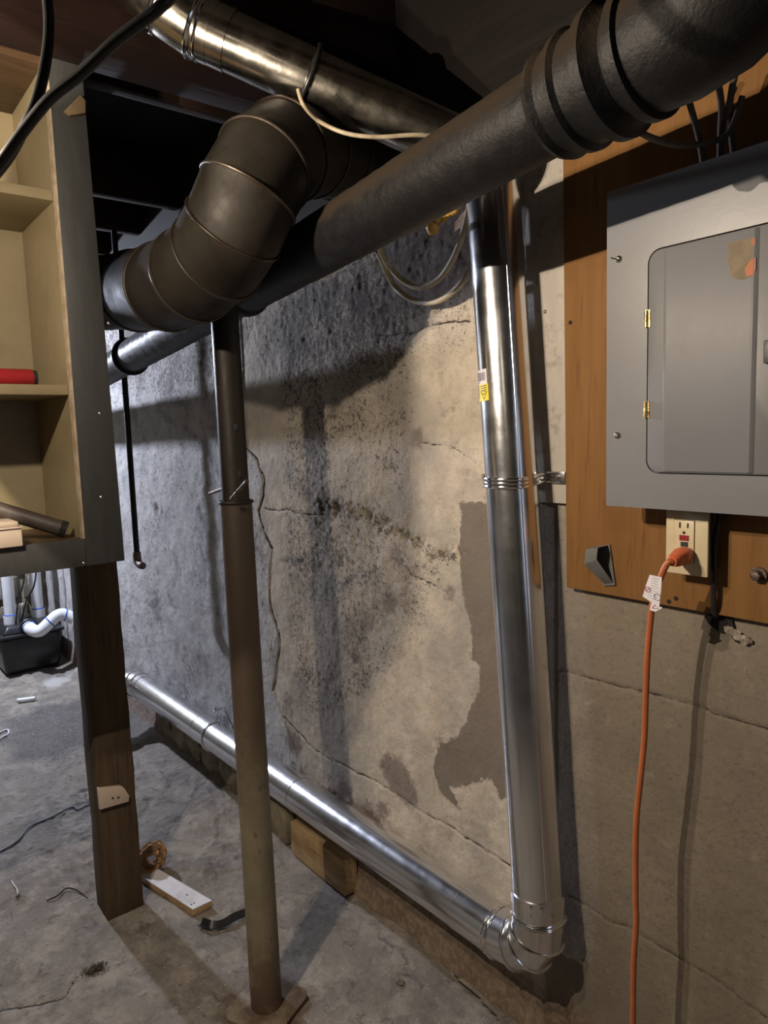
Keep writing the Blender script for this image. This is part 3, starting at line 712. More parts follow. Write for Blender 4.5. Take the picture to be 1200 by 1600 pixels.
for px, py in ((371,668),(376,742)):
    q = Vector(onwall(px, py, cb.y+.004)); MB().ball(q, .006, 12, 8, (1,1,1.5)).build('pin_hole', 'hole', colm)

# ------------------------------------------------------------ timber post
ps = [onfloor(167,1427), onfloor(242,1418)]
px0 = -2.0; y0 = -.632; y1 = -.528
post = thing('timber_post', (px0-.05, (y0+y1)/2, 0), 'square old timber post standing left of the round steel post', 'post')
b = MB(); n = 26; vs = []
for i in range(n+1):
    zz = 2.22*i/n
    for (x, y) in ((px0-.10, y0), (px0, y0), (px0, y1), (px0-.10, y1)):
        vs.append((x+random.uniform(-.0015,.0015), y+random.uniform(-.0018,.0018)+(.002*math.sin(zz*5)), zz))
b.add(vs, [(i*4+k, i*4+(k+1) % 4, (i+1)*4+(k+1) % 4, (i+1)*4+k) for i in range(n) for k in range(4)]+[(0,1,2,3),(n*4,n*4+1,n*4+2,n*4+3)])
b.build('timber', 'postwood', post, bevel=.004, smooth=50)
q = [onx(*p_, px0+.002) for p_ in ((151,1230),(186,1226),(191,1228),(200,1241),(199,1250),(154,1263))]
nb = MB().prism([tuple(p_) for p_ in q], (.012, 0, 0)).build('nailed_block', 'box_pale', post, bevel=.001)
nb['label'] = 'pale offcut nailed to the post'
for a_ in ((176,1247),(185,1246)): screw(nb, onx(*a_, px0+.0145), (1,0,0), .003, 'hole')

# ------------------------------------------------------------ cabinet
CX = -1.5
cy = lambda px, py: float(onx(px, py, CX)[1]); czz = lambda px, py: float(onx(px, py, CX)[2])
cab = thing('wall_cabinet', (CX, -1.1, 1.117), 'open shelf cabinet with cream inside and dark grey face frame hanging at the left', 'cabinet')
zb = 1.120; zi = 1.176; CT = 2.40; YL = -1.62; yo = -.756
def facep(pts): return [tuple(onx(a, b_, CX)) for a, b_ in pts]
s_ = [(CX, -.753, CT), (CX, -.754, zb), (CX, -.6765, zb+.0), (CX, -.694, CT)]
MB().prism(s_, (-.019, 0, 0)).build('stile', 'stile', cab, bevel=.0012)
MB().box((CX-.0192,-.7575,zi),(CX-.0005,-.7535,CT-.002)).build('stile_edge', 'stileedge', cab)
MB().prism([(CX,YL,zb),(CX,-.7545,zb),(CX,-.7545,zi),(CX,YL,zi)], (-.019,0,0)).build('bottom_rail', 'stile', cab, bevel=.001)
MB().box((CX-.019,YL-.07,zb),(CX,YL,CT)).build('stile', 'stile', cab, bevel=.001)
MB().box((-1.78,-.757,zb+.02),(CX-.0195,-.739,CT)).build('side_panel', 'cream', cab)
MB().box((-1.78,YL-.05,zb+.02),(CX-.0195,YL-.03,CT)).build('side_panel', 'cream', cab)
MB().box((-1.795,YL-.05,zb+.02),(-1.7805,-.739,CT)).build('back_panel', 'cream', cab)
MB().box((-1.78,YL-.03,zi-.02),(CX-.0195,-.7575,zi)).build('bottom_board', 'shelfwood', cab)
for zt, mt in ((1.487,'cream'), (1.862,'cream')):
    MB().box((-1.78,YL-.03,zt-.020),(CX-.021,-.7575,zt)).build('shelf', mt, cab, bevel=.001)
sh = MB().box((-1.78,YL-.03,2.092),(CX-.0205,-.7575,2.20)).build('top_board', 'shelfwood', cab, bevel=.001); sh['label'] = 'bare brown wooden top of the cabinet'
MB().box((CX-.019,YL,2.178),(CX,-.7545,CT)).build('top_rail', 'stile', cab, bevel=.001)
MB().box((CX-.0188,YL,2.1735),(CX-.001,-.7578,2.1777)).build('rail_edge', 'stileedge', cab)
wq = [tuple(onx(*q, CX+.001)) for q in ((98,176),(122,152),(131,160),(131,180),(108,183))]
MB().prism(wq, (.012,0,0)).build('wood_block', 'block', cab, bevel=.001)
for px, py in ((156,646),(170,505),(158,777),(131,880)): screw(cab, onx(px, py, CX+.0), (1,0,0), .0035)

# things on the shelves
def iny(px, py, x): return Vector(onx(px, py, x))
a = iny(57, 585, -1.58); rz = 1.487+.0185
rt = thing('red_flashlight', (-1.60, a.y-.1, 1.487), 'red cylindrical tool with a black end cap lying on the middle shelf', 'flashlight')
MB().tube([(-1.60, a.y-.16, rz), (-1.60, a.y-.006, rz), (-1.60, a.y-.003, rz)], [.018,.018,.0165], 28).build('barrel', 'red', rt)
MB().tube([(-1.60, a.y-.004, rz), (-1.60, a.y+.004, rz)], [.0168,.016], 28).build('end_cap', 'blackplastic', rt)
tb = thing('dark_tube', (-1.62,-.85,1.2), 'dark brown tube leaning across the bottom shelf of the cabinet', 'tube')
t0 = iny(10, 795, -1.56); t1 = iny(118, 829, -1.545); t0 = Vector((-1.60, t0.y-.06, t0.z+.02)); t1.z = max(t1.z, 1.176+.0165); t1.y = min(t1.y, -.776)
MB().tube([t0, t1-(t1-t0).normalized()*.012], [.0155,.0165], 28).build('barrel', 'tube', tb)
MB().tube([t1-(t1-t0).normalized()*.0125, t1], [.0175,.0175], 28).build('end_cap', 'blackplastic', tb)
bx = thing('plastic_box', (-1.53,-.9,1.176), 'pale frosted plastic box with a lid on the cabinet bottom shelf', 'box')
yb = float(onx(36, 850, CX+.01)[1]); zl = float(onx(36, 825, CX+.01)[2])
MB().box((-1.60,-1.05,1.1765),(CX+.012,yb,zl)).build('body', 'box_pale', bx, bevel=.003)
MB().box((-1.602,-1.052,zl+.0002),(CX+.0145,yb+.0025,zl+.004)).build('lid_rim', 'box_pale', bx, bevel=.001)
MB().box((-1.598,-1.05,zl+.0042),(CX+.008,yb-.004,zl+.014)).build('lid', 'box_pale', bx, bevel=.003)

# ------------------------------------------------------------ boards on the wall and the electrical panel
PB = onwall(885, 918, -.022); PT = onwall(879, 243, -.022)
xb = float(PB[0]); 
ply = thing('backing_board', (xb+.4, -.012, 1.05), 'orange brown plywood board behind the grey electrical panel', 'board')
MB().prism([(xb,-.004,float(PB[2])),(1.2,-.004,float(PB[2])-.004),(1.2,-.004,1.918),(float(PT[0])-.000,-.004,1.918)], (0,-.018,0)).build('plywood', 'ply', ply, bevel=.002)
for px, py in ((891,504),(1045,940),(1056,935)): 
    q = Vector(onwall(px, py, -.0225)); MB().tube([q, q+Vector((0,-.0006,0))], .004, 14).build('knot', 'hole', ply)
wl = onwall(826, 785, -.012)
wx0 = float(onwall(823, 500, -.012)[0])
wbo = thing('white_board', (xb-.05,-.006,1.215), 'narrow whitewashed board left of the plywood, behind the duct strap', 'board')
MB().box((wx0,-.014,float(onwall(850,785,-.014)[2])),(xb-.002,-.0045,1.918)).build('board_face', 'whiteboard', wbo, bevel=.0015)
for px, py in ((837,444),(852,487)): screw(wbo, onwall(px, py, -.0142), (0,-1,0), .004)

PD = -.112
pTL = onwall(951, 300, PD); pBL = onwall(947, 790, PD)
pxl = float(pBL[0]); pz0 = float(pBL[2]); pz1 = float(pTL[2]); pxr = pxl+.375
pan = thing('electrical_panel', (pxl+.18, -.022, pz0), 'grey electrical breaker panel with closed hinged door', 'electrical panel')
MB().box((pxl+.012,PD+.008,pz0+.012),(pxr-.012,-.0225,pz1-.012)).build('box_body', 'panelgrey', pan, bevel=.002)
# cover with a door opening
dx0 = float(onwall(1011,550,PD)[0]); dz0 = float(onwall(1100,742,PD)[2]); dz1 = float(onwall(1040,385,PD)[2]); dx1 = pxr-.058
def rrect(x0, x1, z0, z1, r, n=6):
    o = []
    for cx_, cz_, a0_ in ((x1-r, z1-r, 0), (x0+r, z1-r, 90), (x0+r, z0+r, 180), (x1-r, z0+r, 270)):
        for k in range(n+1):
            a = math.radians(a0_+90*k/n); o.append((cx_+r*math.cos(a), cz_+r*math.sin(a)))
    return o
outer = rrect(pxl, pxr, pz0, pz1, .003); inner = rrect(dx0, dx1, dz0, dz1, .022); N = len(inner)
vs = [(x, PD, z_) for x, z_ in outer]+[(x, PD, z_) for x, z_ in inner]+[(x, PD+.012, z_) for x, z_ in outer]+[(x, PD+.010, z_) for x, z_ in inner]
fs = [(k, (k+1) % N, N+(k+1) % N, N+k) for k in range(N)]+[(2*N+k, 2*N+(k+1) % N, (k+1) % N, k) for k in range(N)]+[(N+k, N+(k+1) % N, 3*N+(k+1) % N, 3*N+k) for k in range(N)]
MB().add(vs, fs).build('cover', 'panelgrey', pan, smooth=40)
MB().box((dx0-.004,PD+.0062,dz0-.004),(dx1+.004,PD+.0078,dz1+.004)).build('dead_front', 'latch', pan)
# door: flat border, raised centre field with two soft vertical folds
door_z = PD-.0012
dr_ = rrect(dx0+.0022, dx1-.0022, dz0+.0022, dz1-.0022, .020)
fxa = float(onwall(1038,600,PD)[0]); fxb = float(onwall(1180,500,PD)[0])
door = MB()
pts = dr_; vs = [(x, door_z, z_) for x, z_ in pts]+[(x, door_z+.006, z_) for x, z_ in pts]; N = len(pts)
fs = [tuple(range(N))]+[(k, (k+1) % N, N+(k+1) % N, N+k) for k in range(N)]+[tuple(range(2*N-1, N-1, -1))]
dob = door.add(vs, fs).build('door', 'panelgrey', pan, bevel=.0012)
fold = [(fxa-.002, 0), (fxa+.0005, .0018), (fxa+.004, .0022), (fxb-.006, .0022), (fxb-.002, .0034), (fxb+.001, .0016), (fxb+.004, 0)]
zc0, zc1 = dz0+.0045, dz1-.0045; b = MB()
vs = [(x, door_z-.0002-d, zc0) for x, d in fold]+[(x, door_z-.0002-d, zc1) for x, d in fold]; n = len(fold)
b.add(vs, [(i, i+1, n+i+1, n+i) for i in range(n-1)]+[tuple(range(n-1, -1, -1)), tuple(range(n, 2*n)), (0, n, 2*n-1, n-1)])
b.build('raised_field', 'panelgrey', dob, bevel=.0005, smooth=80)
for py in (498, 640):
    hz_ = float(onwall(1013, py, PD)[2]); h = MB()
    for k in range(3): h.tube([(dx0, PD-.003, hz_-.0135+k*.009), (dx0, PD-.003, hz_-.0055+k*.009)], .0032, 12)
    h.box((dx0-.001,PD-.0025,hz_-.0135),(dx0+.006,PD-.0012,hz_+.0135)); h.build('hinge', 'brass', dob)
lx = float(onwall(1199,550,PD)[0]); lz = float(onwall(1199,550,PD)[2])
MB().box((lx-.003,PD-.0060,lz-.016),(lx+.022,PD-.0036,lz+.016)).build('latch', 'latch', dob, bevel=.0015)
# torn remains of a sticker
q = [(1137,381),(1150,376),(1181,371),(1180,390),(1181,410),(1178,428),(1172,432),(1160,437),(1149,436),(1143,432),(1141,420),(1137,410),(1139,396)]
sk = MB().prism([tuple(onwall(*p_, door_z-.0026)) for p_ in q], (0,-.0003,0)).build('torn_sticker', painted('torn_sticker_paper', (.25,.20,.13), (.19,.15,.10), .8, 40, .3, (.2,.16,.11), .6, dsc=60), dob)
sk['label'] = 'torn tan and orange sticker remains'
for q in ([(1166,432),(1164,420),(1170,410),(1176,404),(1181,402),(1181,420),(1178,430)], [(1174,373),(1181,371),(1181,382),(1177,386),(1175,380)]):
    MB().prism([tuple(onwall(*p_, door_z-.0030)) for p_ in q], (0,-.0003,0)).build('orange_remnant', 'orangedim', sk)
for px, py in ((967,405),(965,680)): screw(pan, onwall(px, py, PD-.0004), (0,-1,0), .006)
MB().tube([onwall(955,403,PD-.001), onwall(966,406,PD-.006)], .0012, 6).build('screw_slot', 'hole', pan)

# ------------------------------------------------------------ receptacle
OD = -.066
gx0 = float(onwall(1040,850,OD)[0]); gx1 = float(onwall(1106,860,OD)[0]); gz0 = float(onwall(1041,894,OD)[2]); gz1 = gz0+.116
out = thing('outlet_box', ((gx0+gx1)/2, -.022, gz0), 'ivory outlet box with red and black test buttons under the grey panel', 'outlet')
MB().box((gx0+.006,OD+.006,gz0+.006),(gx1-.006,-.0225,gz1-.006)).build('back_box', 'brownmetal', out, bevel=.002)
MB().box((gx0,OD,gz0),(gx1,OD+.0058,gz1)).build('cover_plate', 'ivory', out, bevel=.002)
rx0 = float(onwall(1054,850,OD)[0]); rx1 = float(onwall(1085,850,OD)[0]); rz0 = float(onwall(1080,879,OD)[2]); rz1 = float(onwall(1070,813,OD)[2])
MB().box((rx0-.0008,OD-.0006,rz0-.0008),(rx1+.0008,OD-.0001,rz1+.0008)).build('opening_gap', 'brownmetal', out)
rec = MB().box((rx0,OD-.0022,rz0),(rx1,OD-.0008,rz1)).build('receptacle', 'ivory', out, bevel=.0006)
def opx(px, py): return onwall(px, py, OD-.0023)
def slot(x0, y0_, x1, y1_, mat, name, d=.0006):
    a = opx(x0, y1_); b_ = opx(x1, y0_); MB().box((float(a[0]),OD-.0024-d,float(a[2])),(float(b_[0]),OD-.0023,float(b_[2]))).build(name, mat, rec)
sx = lambda c: 980+c/5.4545; sy = lambda c: 780+c/5.4545
slot(sx(443), sy(197), sx(456), sy(243), 'hole', 'blade_slot'); slot(sx(511), sy(205), sx(523), sy(246), 'hole', 'blade_slot')
c_ = opx(sx(484), sy(285)); MB().tube([(c_[0],OD-.0023,c_[2]),(c_[0],OD-.003,c_[2])], .0024, 16).build('ground_slot', 'hole', rec)
slot(sx(447), sy(311), sx(525), sy(348), 'red', 'reset_button', .0012); slot(sx(457), sy(367), sx(518), sy(399), 'ink', 'test_button', .0012)
# plug and orange cord
pg0 = Vector(onwall(sx(495), sy(470), OD-.003)); 
plug = thing('extension_cord', tuple(pg0), 'orange extension cord plugged in and hanging down the wall', 'extension cord')
pdir = Vector(onwall(sx(385), sy(535), OD-.052))-pg0
side = pdir.cross(Vector((0,0,1))).normalized(); upv = side.cross(pdir).normalized()
b = MB(); prof = [(0,.013,.0125),(.25,.0145,.0135),(.5,.013,.0125),(.6,.0105,.0105),(.75,.0115,.0105),(.9,.0095,.009),(1.,.0065,.0065)]
vs = []; seg = 20
for t, a_, c2 in prof:
    c = pg0+pdir*t
    for k in range(seg):
        an_ = 2*math.pi*k/seg; cx_ = math.copysign(abs(math.cos(an_))**.6, math.cos(an_)); sx_ = math.copysign(abs(math.sin(an_))**.6, math.sin(an_))
        vs.append(c+side*a_*cx_+upv*c2*sx_)
n = len(prof)
b.add(vs, [(i*seg+k, i*seg+(k+1) % seg, (i+1)*seg+(k+1) % seg, (i+1)*seg+k) for i in range(n-1) for k in range(seg)]+[tuple(range(seg)), tuple(range((n-1)*seg, n*seg))])
b.build('plug', 'orangeplug', plug, smooth=45)
pe = pg0+pdir*.97
cpts = [pe, Vector(onwall(1043,880,-.122)), Vector(onwall(1031,905,-.125)), Vector(onwall(1021,935,-.122)), Vector(onwall(1017,965,-.118)), Vector(onwall(1012,1020,-.115)), Vector(onwall(1009,1090,-.113)), Vector(onwall(1007,1150,-.112)),
        Vector(onwall(1001,1215,-.112)), Vector(onwall(994,1290,-.112)), Vector(onwall(993,1400,-.112)), Vector(onwall(994,1440,-.112)), Vector(onwall(990,1510,-.112)), Vector(onwall(989,1600,-.112)), Vector(onwall(988,1680,-.112)), Vector(onwall(988,1760,-.115))]
lp = cpts[-1]; cpts += [Vector((lp.x+.01, lp.y-.04, .06)), Vector((lp.x+.06, lp.y-.14, .022)), Vector((lp.x+.3, lp.y-.3, .02)), Vector((lp.x+.7, lp.y-.35, .02))]
MB().tube(smoothpath(cpts, 10), .0052, 14).build('cord', 'orange', plug)
# folded paper tag on the cord
tagp = [onwall(1015,898,-.131), onwall(1034,902,-.131), onwall(1033,922,-.131), onwall(1030,948,-.131), onwall(1018,941,-.131), onwall(1004,932,-.131), onwall(1009,915,-.131)]
ct_ = MB().prism([tuple(p_) for p_ in tagp], (0,.0006,0)).build('cord_tag', 'paper', plug); ct_['label'] = 'white printed paper tag folded on the cord'
tg2 = MB().prism([tuple(onwall(*p_, -.129)) for p_ in ((1018,940),(1025,943),(1035,950),(1024,956),(1015,953))], (0,.0006,0)).build('tag_tail', 'paper', ct_)
for i in range(9):
    a = Vector(onwall(1017-i*1.0+1, 903+i*3.6, -.1314)); b_ = Vector(onwall(1032-i*.4, 906+i*4.1, -.1314))
    MB().tube([a+(b_-a)*.08, a+(b_-a)*random.uniform(.7,.95)], .00035, 5).build('print_line', 'gridgrey', ct_)
cc = Vector(onwall(1012,921,-.1316)); MB().torus(cc, (0,1,0), .0045, .0005, 20, 5).build('printed_ring', 'magenta', ct_)
MB().tube([cc+Vector((-.003,0,-.003)), cc+Vector((.003,0,.003))], .0005, 5).build('printed_stroke', 'magenta', ct_)
MB().torus(onwall(1027,933,-.1316), (0,1,0), .0055, .0006, 20, 5).build('printed_ring', 'gridgrey', ct_)
MB().tube([onwall(1019,950,-.1296), onwall(1023,945,-.1296), onwall(1029,951,-.1296), onwall(1019,950,-.1296)], .0005, 5).build('printed_stroke', 'magenta', tg2)

# grey bracket, bolt, cable into the hole
gb = thing('metal_bracket', tuple(onwall(937,885,-.03)), 'grey wedge shaped metal bracket screwed to the plywood', 'bracket')
def gp(px, py, y): return tuple(onwall(px, py, y))
MB().prism([gp(929,853,-.0225), gp(954,851,-.0225), gp(963,914,-.0225), gp(945,915,-.0225), gp(933,890,-.0225)], (0,-.004,0)).build('base_plate', 'clipgrey', gb, bevel=.0008)
b = MB(); A_ = [gp(915,858,-.055), gp(934,856,-.060), gp(932,874,-.060), gp(912,882,-.055)]; B_ = [gp(929,854,-.027), gp(950,852,-.027), gp(958,911,-.027), gp(944,913,-.027)]
b.add(A_+B_, [(0,1,2,3),(7,6,5,4),(0,4,5,1),(3,2,6,7),(0,3,7,4)]); b.build('wedge', 'clipgrey', gb, bevel=.0015)
bl = thing('wall_bolt', tuple(onwall(1183,898,-.03)), 'rusty hex bolt in the plywood right of the outlet', 'bolt')
q = Vector(onwall(1186,898,-.023)); MB().tube([q, q+Vector((0,-.004,0))], [.013,.013], 20).build('washer', 'rustbolt', bl)
MB().tube([q+Vector((0,-.0042,0)), q+Vector((0,-.016,0))], [.0085,.008], 6).build('bolt_head', 'rustbolt', bl, bevel=.001)
cp = [Vector((gx1+.012,-.045,pz0+.012)), Vector(onwall(1117,850,-.04)), Vector(onwall(1116,900,-.036)), Vector(onwall(1115,940,-.034)), Vector(onwall(1117,958,-.022)), Vector(onwall(1122,966,.0))]
tag(MB().tube(smoothpath(cp, 6), .0045, 12).build('black_cable', 'cable_black'), 'short black cable dropping from the panel into the wall hole beside the outlet', 'cable')
hl = thing('wall_hole', tuple(onwall(1122,972)), 'broken dark hole in the concrete below the plywood edge', 'hole')
b = MB(); q = [(1100,963),(1112,960),(1128,958),(1143,966),(1148,984),(1160,1000),(1150,1004),(1138,990),(1124,988),(1108,976)]
b.prism([tuple(onwall(*p_, -.0055)) for p_ in q], (0,.01,0)).build('cavity', 'hole', hl)
for i in range(5):
    c = Vector(onwall(1140+i*6, 985+i*5+random.uniform(-4,4), -.006)); MB().ball(c, .007, 7, 5, (1.5,.5,1), .35).build('plaster_flake', 'wall', hl, smooth=10)

# ------------------------------------------------------------ cream cables
def cable(name, pts, r, mat, label, cat='cable', group=None, sub=8):
    return tag(MB().tube(smoothpath(pts, sub), r, 12).build(name, mat), label, cat, group)
cable('cream_cable', [onwall(560,355,-.30), onwall(590,383,-.16), onwall(606,412,-.10), onwall(628,437,-.08), onwall(655,449,-.07), onwall(684,437,-.07), onwall(705,410,-.08), onwall(722,370,-.09), onwall(733,325,-.10), onwall(738,285,-.11), onwall(742,230,-.12)], .0068, 'romex', 'upper of two cream cables sagging below the black drain')
cable('cream_cable', [onwall(590,392,-.12), onwall(612,440,-.06), onwall(630,460,-.05), onwall(655,472,-.04), onwall(685,470,-.045), onwall(708,455,-.055), onwall(728,433,-.06), onwall(745,405,-.03), onwall(760,360,-.025), onwall(765,300,-.03), onwall(765,230,-.04)], .0068, 'romex', 'lower cream cable sagging towards the upright duct')
cable('cream_cable', [at(466,140,1.22), at(475,165,1.22), at(500,190,1.25), at(540,208,1.25), at(590,214,1.25), at(660,211,1.26), at(720,222,1.3)], .0038, 'romex', 'thin cream cable hanging along the underside of the overhead duct')
cable('cream_cable', [onwall(985,190,-.3), onwall(1010,212,-.25), onwall(1060,226,-.16), onwall(1110,222,-.1), onwall(1140,205,-.08), onwall(1160,150,-.08)], .0045, 'romexdim', 'dim cable drooping between the drain fitting and the panel top')
for i, (pp, lab) in enumerate(((((1068,130,-.12),(1080,170,-.09),(1092,215,-.07),(1098,250,-.06),(1100,275,-.06)), 'leftmost dim cable rising from the panel top'),
                 (((1118,110,-.12),(1127,160,-.09),(1126,205,-.07),(1125,240,-.06),(1125,265,-.06)), 'middle dim cable rising from the panel top'),
                 (((1168,60,-.12),(1150,110,-.10),(1140,170,-.08),(1145,230,-.06),(1148,255,-.06)), 'rightmost dim cable rising from the panel top'))):
    cable('panel_cable', [onwall(*q) for q in pp], .0048, 'romexdim', lab)
# near black cables at upper left
cable('black_cable', [at(-60,330,.62), at(-5,262,.60), at(40,200,.59), at(80,152,.58), at(130,112,.57), at(180,65,.56), at(245,15,.55), at(300,-35,.55)], .0048, 'cable_black', 'black cable crossing in front of the cabinet from lower left to top')
cable('black_cable', [at(68,-40,.64), at(75,10,.63), at(76,60,.62), at(68,115,.61), at(55,165,.60), at(40,196,.60), at(10,250,.61), at(-40,310,.62)], .0046, 'cable_black', 'black cable hanging down across the cabinet stile from the top edge')

# ------------------------------------------------------------ spray foam
fo = thing('spray_foam', tuple(onwall(690,345,-.1)), 'yellow blobs of hardened spray foam under the black drain', 'foam')
for px, py, y, r in ((676,356,-.10,.014),(684,342,-.10,.008),(693,340,-.09,.009),(708,326,-.08,.013),(716,318,-.08,.010),(700,335,-.085,.007)):
    MB().ball(onwall(px, py, y), r, 14, 10, (1,1,1.05), .10).build('foam_blob', 'foam', fo, smooth=80)
MB().tube([onwall(670,350,-.06), onwall(690,330,-.04), onwall(725,300,-.02)], [.012,.02,.02], 12).build('foam_blob', 'foam', fo)

# broken ledge under the wires
b = MB(); q = [(505,430),(540,405),(600,392),(640,380),(700,372),(735,352),(735,395),(700,412),(650,440),(600,440),(560,430),(525,452)]
# ------------------------------------------------------------ thin black gas pipe
g0 = Vector(onwall(190,500,-.15)); g1 = Vector(onwall(214,866,-.15)); g0.x = g1.x
gp_ = thing('vertical_pipe', tuple(g1), 'slim black pipe hanging beside the cabinet, ending in a small elbow', 'pipe')
MB().tube([Vector((g1.x,-.15,2.2)), g1], .0115, 18).build('pipe', 'iron', gp_)
MB().tube([g1+Vector((0,0,.01)), g1-Vector((0,0,.018)), g1+Vector((.006,0,-.034)), g1+Vector((.03,0,-.042)), g1+Vector((.055,0,-.042))], [.0155,.0165,.017,.016,.015], 18).build('elbow', 'rustbolt', gp_)

# ------------------------------------------------------------ sump tank
SX = -4.50
sp = lambda px, py, x: onx(px, py, x)
fr = float(onfloor(62,1062)[1])
tank = thing('sump_tank', (-4.7,-.5,0), 'black plastic sump tank with white pipes at the far end', 'tank')
yr = -.20; TX0 = -4.96; TX1 = -4.58; TY0 = -.40; TY1 = -.055
th = float(onx(60, 990, TX1)[2])
def frustum(x0, x1, y0, y1, z0, z1, d):
    return [(x0+d,y0+d,z0),(x1-d,y0+d,z0),(x1-d,y1-d,z0),(x0+d,y1-d,z0),(x0,y0,z1),(x1,y0,z1),(x1,y1,z1),(x0,y1,z1)]
FF = [(3,2,1,0),(4,5,6,7),(0,1,5,4),(1,2,6,5),(2,3,7,6),(3,0,4,7)]
MB().add(frustum(TX0,TX1,TY0,TY1,.012,th,.02), FF).build('body', 'blackplastic', tank, bevel=.02, seg=3)
MB().box((TX0-.012,TY0-.012,th-.002),(TX1+.012,TY1+.012,th+.014)).build('rim', 'blackplastic', tank, bevel=.005)
MB().add([(x, y, zz) for x, y, zz in frustum(TX0+.02,TX1-.02,TY0+.02,TY1-.02,th+.06,th+.014,.03)], [tuple(reversed(f)) for f in FF]).build('lid', 'blackplastic', tank, bevel=.012, seg=3)
lt = th+.06
wp_ = thing('drain_pipes', (-4.7,-.45,lt), 'white plastic pipes with blue glued rings standing on the black tank', 'pipe')
for px, py, xx in ((17,968,-4.72),(60,962,-4.78)):
    q = Vector(onx(px, py, xx)); q.z = lt
    MB().tube([(q.x,q.y,lt-.001),(q.x,q.y,2.2)], .033, 24).build('riser', 'pvc', wp_)
    MB().tube([(q.x,q.y,lt-.001),(q.x,q.y,lt+.05)], .040, 24).build('coupling', 'pvc', wp_)
    MB().torus((q.x,q.y,lt+.054), (0,0,1), .0335, .0045, 28, 6).build('glue_ring', 'bluering', wp_)
    MB().tube([(q.x,q.y,lt+.40),(q.x,q.y,lt+.43)], .041, 24).build('hose_clamp', 'brownmetal', wp_)
sd_ = [Vector(onx(45,979,-4.585)), Vector(onx(50,984,-4.54)), Vector(onx(62,986,-4.50)), Vector(onx(76,974,-4.49)), Vector(onx(88,963,-4.49)), Vector(onx(99,960,-4.49)), Vector(onx(116,967,-4.47))]
elb = thing('outlet_elbow', tuple(sd_[0]), 'white plastic elbow pipe leaving the side of the black tank', 'pipe')
MB().tube(smoothpath(sd_, 5), .036, 24).build('pipe', 'pvc', elb)
for k, r in ((0,.040),(3,.0395),(5,.0395)):
    ax = (sd_[min(k+1,6)]-sd_[max(k-1,0)]).normalized(); MB().torus(sd_[k]+ax*.012, ax, .0365, .004, 28, 6).build('glue_ring', 'bluering', elb)
MB().torus(sd_[0]-Vector((.01,0,0)), (1,0,-.2), .040, .010, 28, 8).build('rubber_grommet', 'rubber', elb)
for a_, b_, lab in (((38,895),(24,965),'left thin black cord standing on the black tank lid'), ((56,897),(32,962),'right thin black cord standing on the black tank lid')):
    pa_ = Vector(onx(a_[0], a_[1], -4.62)); pb_ = Vector(onx(b_[0], b_[1], -4.68)); pb_.z = lt
    cable('tank_cord', [pa_+Vector((0,.02,.5)), pa_, pa_*.5+pb_*.5+Vector((0,-.012,-.01)), pb_], .005, 'cable_black', lab)

# ------------------------------------------------------------ small things on the floor
def fpt(px, py, dz=0.):
    q = onfloor(px, py); return Vector((q[0], q[1], fz(q[0], q[1])+dz))
# white painted offcut
a = fpt(232,1362); b_ = fpt(314,1418); 
pl = [fpt(213,1372), fpt(292,1432), fpt(330,1410), fpt(247,1358)]
zt = max(p.z for p in pl)+.001
q = [Vector(onfloor(*c, zt+.022)) for c in ((215,1366),(301,1421),(331,1407),(246,1357))]
wo = thing('white_offcut', (float(q[1].x), float(q[1].y), zt), 'short white painted board lying on the floor beside the timber post', 'board')
MB().prism([(p.x, p.y, zt) for p in q], (0,0,.021)).build('timber', 'palewood', wo, bevel=.0015)
MB().prism([(p.x, p.y, zt+.0212) for p in q], (0,0,.0012)).build('painted_face', 'whitewood', wo)
for c in ((292,1398),(303,1411),(299,1413)):
    s = Vector(onfloor(*c, zt+.023)); MB().tube([s, s+Vector((0,0,.0006))], .0022, 10).build('nail_hole', 'hole', wo)
# ball of brown fibre rope
rc = fpt(240,1364); rb = thing('rope_coil', tuple(rc), 'tangled coil of brown fibre rope between the post and the white offcut', 'rope')
random.seed(3)
for i in range(9):
    ax = Vector((random.uniform(.35,1),random.uniform(-.7,.1),random.uniform(-.5,.6))).normalized(); u = ax.orthogonal().normalized(); w_ = ax.cross(u)
    R_ = random.uniform(.028,.040); c = rc+Vector((-.01+random.uniform(-.008,.008), random.uniform(-.010,.012), .050+random.uniform(-.004,.004)))
    MB().tube([c+(u*math.cos(a)+w_*math.sin(a))*R_*(1+.12*math.sin(3*a+i))+ax*random.uniform(-.003,.003) for a in [math.radians(k*15) for k in range(25)]], [random.uniform(.005,.009) for k in range(25)], 8, caps=False).build('rope_turn', 'string', rb)
b = MB()
for i in range(240):
    d = Vector((random.gauss(0,1),random.gauss(0,1),random.gauss(0,1))).normalized(); s = rc+Vector((-.01,0,.050))+d*random.uniform(.026,.044)
    e = s+Vector((random.uniform(-1,1),random.uniform(-1,1),random.uniform(-1,1)))*.013; b.tube([s,(s+e)/2+d*.003,e], .0006, 4)
fz_o = b.build('loose_fibres', 'string', rb); fz_o['kind'] = 'stuff'
